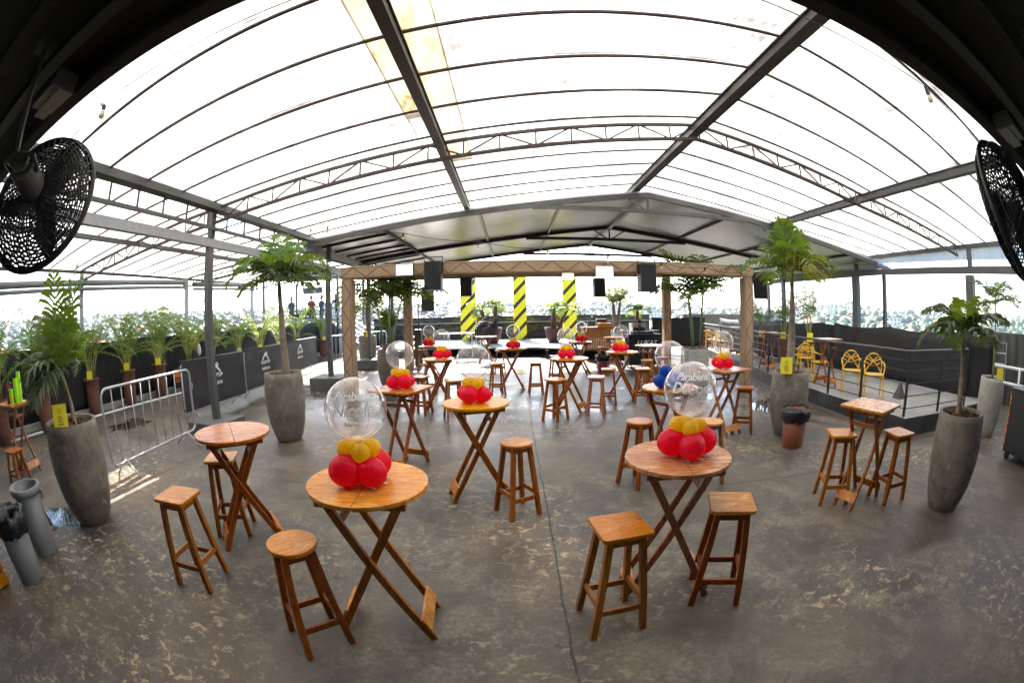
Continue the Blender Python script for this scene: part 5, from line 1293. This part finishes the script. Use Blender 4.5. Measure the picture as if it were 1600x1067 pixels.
# stacked black chairs
def black_chair(loc, rx, rz, label):
    t = thing('black_chair', label, 'chair', loc, rz, 'black chairs leaning in two nested stacks'); t.rotation_euler.x = rx
    mb = MB(); mb.box((0,0,.45), (.44,.42,.025)); mb.build('seat', M['plastic_black'], t, bevel=.01)
    mb = MB(); mb.box((0,.215,.82), (.44,.02,.06)); mb.box((0,.205,.70), (.40,.016,.05)); mb.box((0,.20,.60), (.40,.016,.05)); mb.build('backrest', M['plastic_black'], t, bevel=.008)
    for sx in (-1,1):
        for y, zt in ((-.20,.45),(.21,.86)): mb = MB(); mb.tube([(sx*.21,y,0),(sx*.20,y,zt)], .015, 6); mb.build('leg', M['steel_black'], t)
    return t
NW = ['lowest','second','third','fourth','fifth','sixth','seventh','eighth']
for st, (x, y, n) in enumerate(((-1.83,19.6,8),(-1.32,20.2,7))):
    for k in range(n):
        lab = f'{NW[k]} black chair in the ' + ('stack before the striped column' if st == 0 else 'stack by the twin palm bowl')
        if st == 0 and k == 0: bc = black_chair((x,y,.425), 0, R(-70), lab)
        else: dup(bc, (x+.075*k,y,.425+.095*k), R(-70), lab)
# folded grey frame
t = thing('folding_frame', 'pale folding table frame beside the dark banner base', 'frame', (-3.0,18.0,0)); mb = MB()
for x in (0,.16): mb.tube([(x,0,0),(x+.12,0,1.1)], .018, 6); mb.tube([(x+.22,.2,0),(x+.10,0,1.1)], .018, 6)
mb.build('frame_leg', M['galv'], t); mb = MB(); mb.box((.65,.1,1.11), (1.5,.6,.03)); mb.tube([(1.3,.1,0),(1.3,.1,1.1)], .02, 6); mb.build('folding_top', M['white'], t, bevel=.004)

# counter with gear
t = thing('slatted_counter', 'wooden bar counter with vertical slats on the stage', 'counter', (3.40,17.0,.42)); mb = MB()
for k in range(11): mb.box((-.50+.10*k,-.30,.44), (.095,.022,.86))
for k in range(6): mb.box((-.545,-.25+.10*k,.44), (.022,.095,.86))
for k in range(6): mb.box((.545,-.25+.10*k,.44), (.022,.095,.86))
mb.build('slat_front', M['slat'], t, bevel=.004); mb = MB(); mb.box((0,0,.885), (1.16,.66,.03)); mb.build('counter_top', M['slat'], t, bevel=.004); mb = MB(); mb.box((0,.0,.02), (1.0,.5,.04)); mb.build('plinth', M['steel_black'], t)
t = thing('amplifier', 'black boxy amplifier on the slatted counter', 'amplifier', (3.62,16.95,1.322)); mb = MB(); mb.box((0,0,.17), (.42,.34,.30)); mb.build('amplifier_case', M['plastic_black'], t, bevel=.012); mb = MB()
for k in range(3): mb = MB(); mb.lathe([(.022,0),(.022,.02),(0,.02)], 12, (-.12+.12*k,-.172,.27)); mb.build('knob', M['steel'], t)
mb = MB(); mb.lathe([(.27,0),(.28,.02),(.28,.15),(.26,.17),(0,.17)], 30); tag(mb.build('snare_drum', M['wood_top'], loc=(3.66,16.55,1.322), smooth=False), 'round wooden drum in front of the black amplifier', 'drum')
t = thing('microphone_stand', 'cluttered boom stands with pale clamps on the slatted counter', 'stand', (3.05,16.9,1.322)); mb = MB(); mb.tube([(0,0,0),(.02,0,.22),(.18,0,.40)], .012, 6); mb.tube([(-.08,.05,0),(-.02,.05,.18),(.10,.02,.30)], .012, 6); mb.build('boom', M['steel_black'], t)
for c_, r_ in (((.18,0,.41),.035),((-.10,.05,.05),.05),((.0,.04,.12),.045)): mb = MB(); mb.ball(c_, r_, 10, 6); mb.build('clamp', M['white'], t)

# booth with black cloth front and white lettering
t = thing('dj_booth', 'black cloth fronted booth with slanted white lettering', 'booth', (4.55,14.25,0))
mb = MB(); mb.box((0,0,.62), (1.22,.62,1.02)); f = mb.build('cloth_front', M['cloth_black'], t, bevel=.03); mb = MB(); mb.box((0,0,1.145), (1.26,.66,.03)); mb.build('booth_top', M['plastic_black'], t)
mb = MB(); put_text(mb, 'LUKAS', .24, (.02,-.325,.86), (1,0,0), (0,0,1), shear=.3, bold=.005); mb.build('lettering', M['print_white'], f); mb = MB(); put_text(mb, 'MAKU', .24, (.06,-.325,.58), (1,0,0), (0,0,1), shear=.3, bold=.005); mb.build('lettering', M['print_white'], f)
for sx in (-.5,.5):
    for sy in (-.22,.22): mb = MB(); mb.tube([(sx,sy,0),(sx,sy,.14)], .02, 6); mb.build('leg', M['steel_black'], t)
t = thing('mixer_desk', 'dark mixing desk with a raised pale laptop on the black booth', 'mixer', (4.62,14.3,1.165)); mb = MB(); mb.box((-.1,0,.04), (.75,.34,.08)); mb.build('mixer_case', M['plastic_black'], t, bevel=.01)
mb = MB(); mb.box((.38,.05,.10), (.34,.24,.015)); mb.box((.38,.05,.05), (.05,.05,.10)); mb.build('laptop', M['steel'], t)
for k in range(8): mb = MB(); mb.lathe([(.014,.08),(.014,.10),(0,.10)], 8, (-.4+.08*k,-.06+.06*(k % 3),0)); mb.build('knob', M['galv'], t)

# ------------------------------------------------------------------ people
def skin_body(name, pts, edges, rad, mat, parent, root=0, sub=2):
    me = bpy.data.meshes.new(name); me.from_pydata([tuple(p) for p in pts], edges, []); me.materials.append(M[mat])
    o = bpy.data.objects.new(name, me); COL.objects.link(o)
    if parent: o.parent = parent
    sk = o.modifiers.new('skin', 'SKIN'); sk.use_smooth_shade = True
    if not me.skin_vertices:
        bpy.context.view_layer.objects.active = o
        me.attributes
    lay = me.skin_vertices[0].data if me.skin_vertices else None
    if lay:
        for i, r in enumerate(rad): lay[i].radius = (r, r) if not isinstance(r, tuple) else r
        lay[root].use_root = True
    s = o.modifiers.new('sub', 'SUBSURF'); s.levels = sub; s.render_levels = sub
    return o
def person(label, loc, rz, lean, shirt, trousers, arms, grp='people on the terrace'):
    t = thing('person', label, 'person', loc, rz, grp); B = Matrix.Rotation(lean, 3, 'X'); hip = Vector((0,0,.93))
    up_ = lambda v: hip + B @ (Vector(v)-hip)
    P = []; E_ = []; Rr = []
    def add(p, r, par=None):
        P.append(Vector(p)); Rr.append(r)
        if par is not None: E_.append((par, len(P)-1))
        return len(P)-1
    pel = add((0,0,.95), (.15,.11)); ab = add(up_((0,0,1.10)), (.135,.10), pel); ch = add(up_((0,.0,1.30)), (.16,.115), ab); nb = add(up_((0,0,1.45)), .065, ch)
    nk = add(up_((0,-.01,1.52)), .055, nb); jw = add(up_((0,-.03,1.575)), .085, nk); hd = add(up_((0,-.01,1.655)), .112, jw); cr = add(up_((0,0,1.735)), .09, hd)
    for s, (el, ha) in zip((-1,1), arms):
        sh = add(up_((s*.17,0,1.40)), .062, ch); e1 = add(up_((s*el[0],el[1],el[2])), .042, sh); h1 = add(up_((s*ha[0],ha[1],ha[2])), .030, e1)
        d = (P[h1]-P[e1]).normalized(); pm = add(P[h1]+d*.07, (.038,.022), h1)
        sd_ = d.cross(Vector((0,0,1))).normalized() if abs(d.z) < .95 else Vector((0,1,0))
        for k in range(4): 
            f1 = add(P[pm]+d*.045+sd_*(-.027+.018*k), .010, pm); add(P[f1]+d*(.035+.008*(k in (1,2)))+Vector((0,0,-.012)), .008, f1)
        th = add(P[h1]+d*.035+sd_*.04, .011, h1); add(P[th]+d*.035+sd_*.012, .009, th)
        kn0 = add((s*.09,0,.88), .095, pel); kn = add((s*.10,-.015,.50), .058, kn0); an = add((s*.10,.015,.09), .040, kn); add((s*.11,-.13,.035), .034, an)
    b = skin_body('body', P, E_, Rr, 'skin', t)
    pts = [P[pel]-Vector((0,0,.13)), P[pel], P[ab], P[ch], P[nb]]; rad = [(.19,.15),(.18,.14),(.165,.13),(.188,.14),(.085,.08)]; ed = [(0,1),(1,2),(2,3),(3,4)]
    for s in (0,1):
        base = [k for k in range(len(P)) if (ch, k) in E_ and k != nb][s]; el_ = [k for k in range(len(P)) if (base, k) in E_][0]
        pts += [P[base], P[base].lerp(P[el_], .75)]; rad += [.078,.060]; ed += [(3,len(pts)-2),(len(pts)-2,len(pts)-1)]
    skin_body('shirt', pts, ed, rad, shirt, t)
    pts = [Vector((0,0,.97))]; rad = [(.165,.125)]; ed = []
    for s in (-1,1): pts += [Vector((s*.09,0,.86)), Vector((s*.10,-.015,.50)), Vector((s*.10,.012,.10))]; rad += [.108,.074,.062]; n = len(pts); ed += [(0,n-3),(n-3,n-2),(n-2,n-1)]
    skin_body('trousers', pts, ed, rad, trousers, t)
    hpts = [up_((0,.05,1.60)), up_((0,.035,1.68)), up_((0,.01,1.755)), up_((0,-.05,1.745))]; skin_body('hair', hpts, [(0,1),(1,2),(2,3)], [.085,.118,.098,.06], 'hair', t, sub=1)
    for x in (-.032,.032): mb = MB(); mb.ball(up_((x,-.098,1.655)), .011, 8, 6); mb.build('eye', M['hair'], t)
    mb = MB(); mb.ball(up_((0,-.115,1.625)), .016, 8, 6, (.8,1,1.3)); mb.build('nose', M['skin'], t, smooth=True)
    for x in (-.088,.088): mb = MB(); mb.ball(up_((x,-.005,1.645)), .024, 8, 6, (.5,.8,1.3)); mb.build('ear', M['skin'], t, smooth=True)
    mb = MB(); mb.ball(up_((0,-.100,1.585)), .018, 8, 6, (1.2,.4,.35)); mb.build('mouth', M['cloth_red'], t)
    return t
A0 = (((.23,-.02,1.13),(.22,-.18,.96)), ((.23,-.02,1.13),(.22,-.18,.96)))
A1 = (((.24,-.05,1.12),(.16,-.28,1.10)), ((.24,-.02,1.13),(.23,-.12,.90)))
ZT = 1.52
person('person in black top looking down at the terrace railing', (-10.05,22.9,ZT), .3, R(8), 'cloth_black', 'cloth_black', A1)
person('person in dark green behind the terrace plants', (-13.3,23.2,ZT), .1, 0, 'cloth_green', 'cloth_black', A0)
person('person in red and green among the terrace plants', (-11.75,23.0,ZT), .2, R(5), 'cloth_red', 'cloth_green', A0)
person('person in blue beside the grey post behind the terrace parapet', (-11.2,23.3,ZT), -.5, 0, 'cloth_blue', 'cloth_blue', A1)
AD = (((.24,-.10,1.12),(.16,-.34,.98)), ((.26,-.12,1.16),(.20,-.36,1.05)))
p = person('person in black bending over the mixing desk', (4.62,15.0,0), -.25, R(38), 'cloth_black', 'cloth_black', AD, None)

# ------------------------------------------------------------------ terrace, stairs and tower behind the plants
mb = MB(); mb.box((-12.2,24.3,.75), (5.4,4.6,1.5)); struct(mb.build('terrace_floor', M['deck']))
t = thing('terrace_parapet', 'dark grey parapet wall of the raised terrace', 'wall', (-12,21.9,0)); mb = MB(); mb.box((.6,0,.94), (3.3,.16,1.88)); mb.build('wall_panel', M['steel_grey'], t); mb = MB(); mb.box((.6,0,1.90), (3.4,.22,.04)); mb.build('wall_cap', M['steel'], t)
t = thing('terrace_railing', 'pale railing with many bars at the terrace edge by the stairs', 'railing', (-9.75,21.95,0)); mb = MB()
for k in range(9): mb.tube([(-.55,0,.85+.235*k),(.62,0,.85+.235*k)], .022, 6)
mb.build('bar', M['galv'], t)
for x in (-.58,.0,.62): mb = MB(); mb.box((x,0,1.4), (.07,.07,2.8)); mb.build('post', M['galv'], t)
t = thing('terrace_railing', 'dark railing on top of the terrace parapet', 'railing', (-12,21.9,0)); mb = MB()
for z in (2.15,2.40,2.72): mb.tube([(-1.2,0,z),(2.1,0,z)], .022, 6)
mb.build('bar', M['steel_dark'], t)
for x in (-1.2,.4,2.1): mb = MB(); mb.box((x,0,2.32), (.05,.05,.84)); mb.build('post', M['steel_dark'], t)
mb = MB()
t = thing('planter_box', 'brown plant box on the terrace parapet with leafy shrubs', 'planter', (-11.9,22.25,1.52)); mb.box((0,0,.25), (1.6,.4,.5)); mb.build('box', M['terra'], t); cr = MB(); q = random.Random(9)
for k in range(26): frond_geo(cr, (q.uniform(-.8,.8),q.uniform(-.1,.1),.5), q.uniform(0,6.28), q.uniform(35,85), q.uniform(.5,1.1), 80, 12, .2, .03, .4, .9, k, k % 2, 0)
cr.build('crown', [M['leaf'], M['leaf_light']], t)
st = thing('stairs', 'steel stairs with sloping rails from the terrace down to the floor', 'stairs', (-8.4,21.2,0)); a, b = Vector((-.7,.75,0)), Vector((2.35,-2.1,0))
mb = MB(); 
for k in range(8): f = (k+.5)/8; p = a.lerp(b, f); mb.beam(p+Vector((.35,.38,1.5*(1-f)-.05)), p+Vector((-.35,-.38,1.5*(1-f)-.05)), .42, .04)
mb.build('tread', M['steel'], st); mb = MB()
for z in (1.02,.78,.54,.30): mb.beam(a+Vector((-.3,-.34,1.5+z)), b+Vector((-.3,-.34,.12+z)), .05, .05)
mb.build('sloping_rail', M['galv'], st); mb = MB()
for f in (0,.5,1): p = a.lerp(b, f)+Vector((-.3,-.34,0)); mb = MB(); mb.box(p+Vector((0,0,(1.5*(1-f)+1.2)/2)), (.09,.09,1.5*(1-f)+1.2)); mb.build('newel_post', M['steel_black'], st)
mb = MB(); mb.beam(a+Vector((-.3,-.34,1.38)), b+Vector((-.3,-.34,.05)), .05, .22); mb.build('stringer', M['steel'], st)
t = thing('fascia_sign', 'small grey hanging sign with roof emblem above the terrace', 'sign', (-11.6,22.5,3.55)); mb = MB(); mb.box((.2,0,.0), (1.3,.05,.36)); b = mb.build('sign_board', M['steel_grey'], t); logo_geo(b, 'print_white', (.35,-.03,-.08), (1,0,0), (0,0,1), .7)
for x in (-.3,.7): mb = MB(); mb.tube([(x,0,.18),(x,0,.9)], .012, 5); mb.build('hanger', M['wire'], t)
t = thing('terrace_roof', 'pale slatted shelter roof above the far terrace', 'shelter', (-12,24,0)); mb = MB()
for k in range(7): mb.box((0,-2.2+.75*k,4.35+.03*k), (5.4,.10,.08))
mb.build('roof_slat', M['steel'], t)
for x in (-2.6,2.5): 
    for y in (-2.1,2.2): mb = MB(); mb.box((x,y,2.9), (.12,.12,2.9)); mb.build('post', M['steel_grey'], t); mb = MB(); mb.box((0,0,4.62), (5.5,4.8,.03)); mb.build('roof_sheet', M['roof'], t)

# ------------------------------------------------------------------ haze over the far slopes
t = NT('haze_air'); pv = t.n('ShaderNodeVolumePrincipled', Density=.00015, Anisotropy=.2); pv.inputs['Color'].default_value = (.80,.88,.95,1)
t.t.links.new(pv.outputs[0], t.out.inputs['Volume'])
mb = MB(); mb.box((0,500,70), (5600,5600,262)); o = mb.build('haze', t.m); o['kind'] = 'stuff'; o['label'] = 'pale haze over the far hills'; o['category'] = 'haze'

# ------------------------------------------------------------------ tone differences between single pieces of furniture
def tone(src, name, v, sat, hue=.5):
    m = src.copy(); m.name = name; nt_ = m.node_tree
    p = next(n for n in nt_.nodes if n.type == 'BSDF_PRINCIPLED'); l = p.inputs['Base Color'].links[0].from_socket
    h = nt_.nodes.new('ShaderNodeHueSaturation'); h.inputs['Value'].default_value = v; h.inputs['Saturation'].default_value = sat; h.inputs['Hue'].default_value = hue
    nt_.links.new(l, h.inputs['Color']); nt_.links.new(h.outputs[0], p.inputs['Base Color']); return m
VAR = {M[k].name: [M[k], tone(M[k], M[k].name+'_dark_red', .90, 1.05, .493), tone(M[k], M[k].name+'_honey', 1.18, .96, .508), tone(M[k], M[k].name+'_faded', 1.10, .84, .503)] for k in ('wood','wood_top','wood_seat')}
rv = random.Random(12)
for o in [x for x in COL.objects if x.name.split('.')[0] in ('bar_stool','high_table')]:
    k = rv.choice([0,0,1,2,3,1]); c2_ = rv.choice([k, k, 0, 2])
    for ch in KIDS(o):
        for sl_ in ch.material_slots:
            if sl_.material and sl_.material.name in VAR:
                mm = VAR[sl_.material.name][c2_ if ch.name.split('.')[0] in ('seat','tabletop') else k]; sl_.link = 'OBJECT'; sl_.material = mm
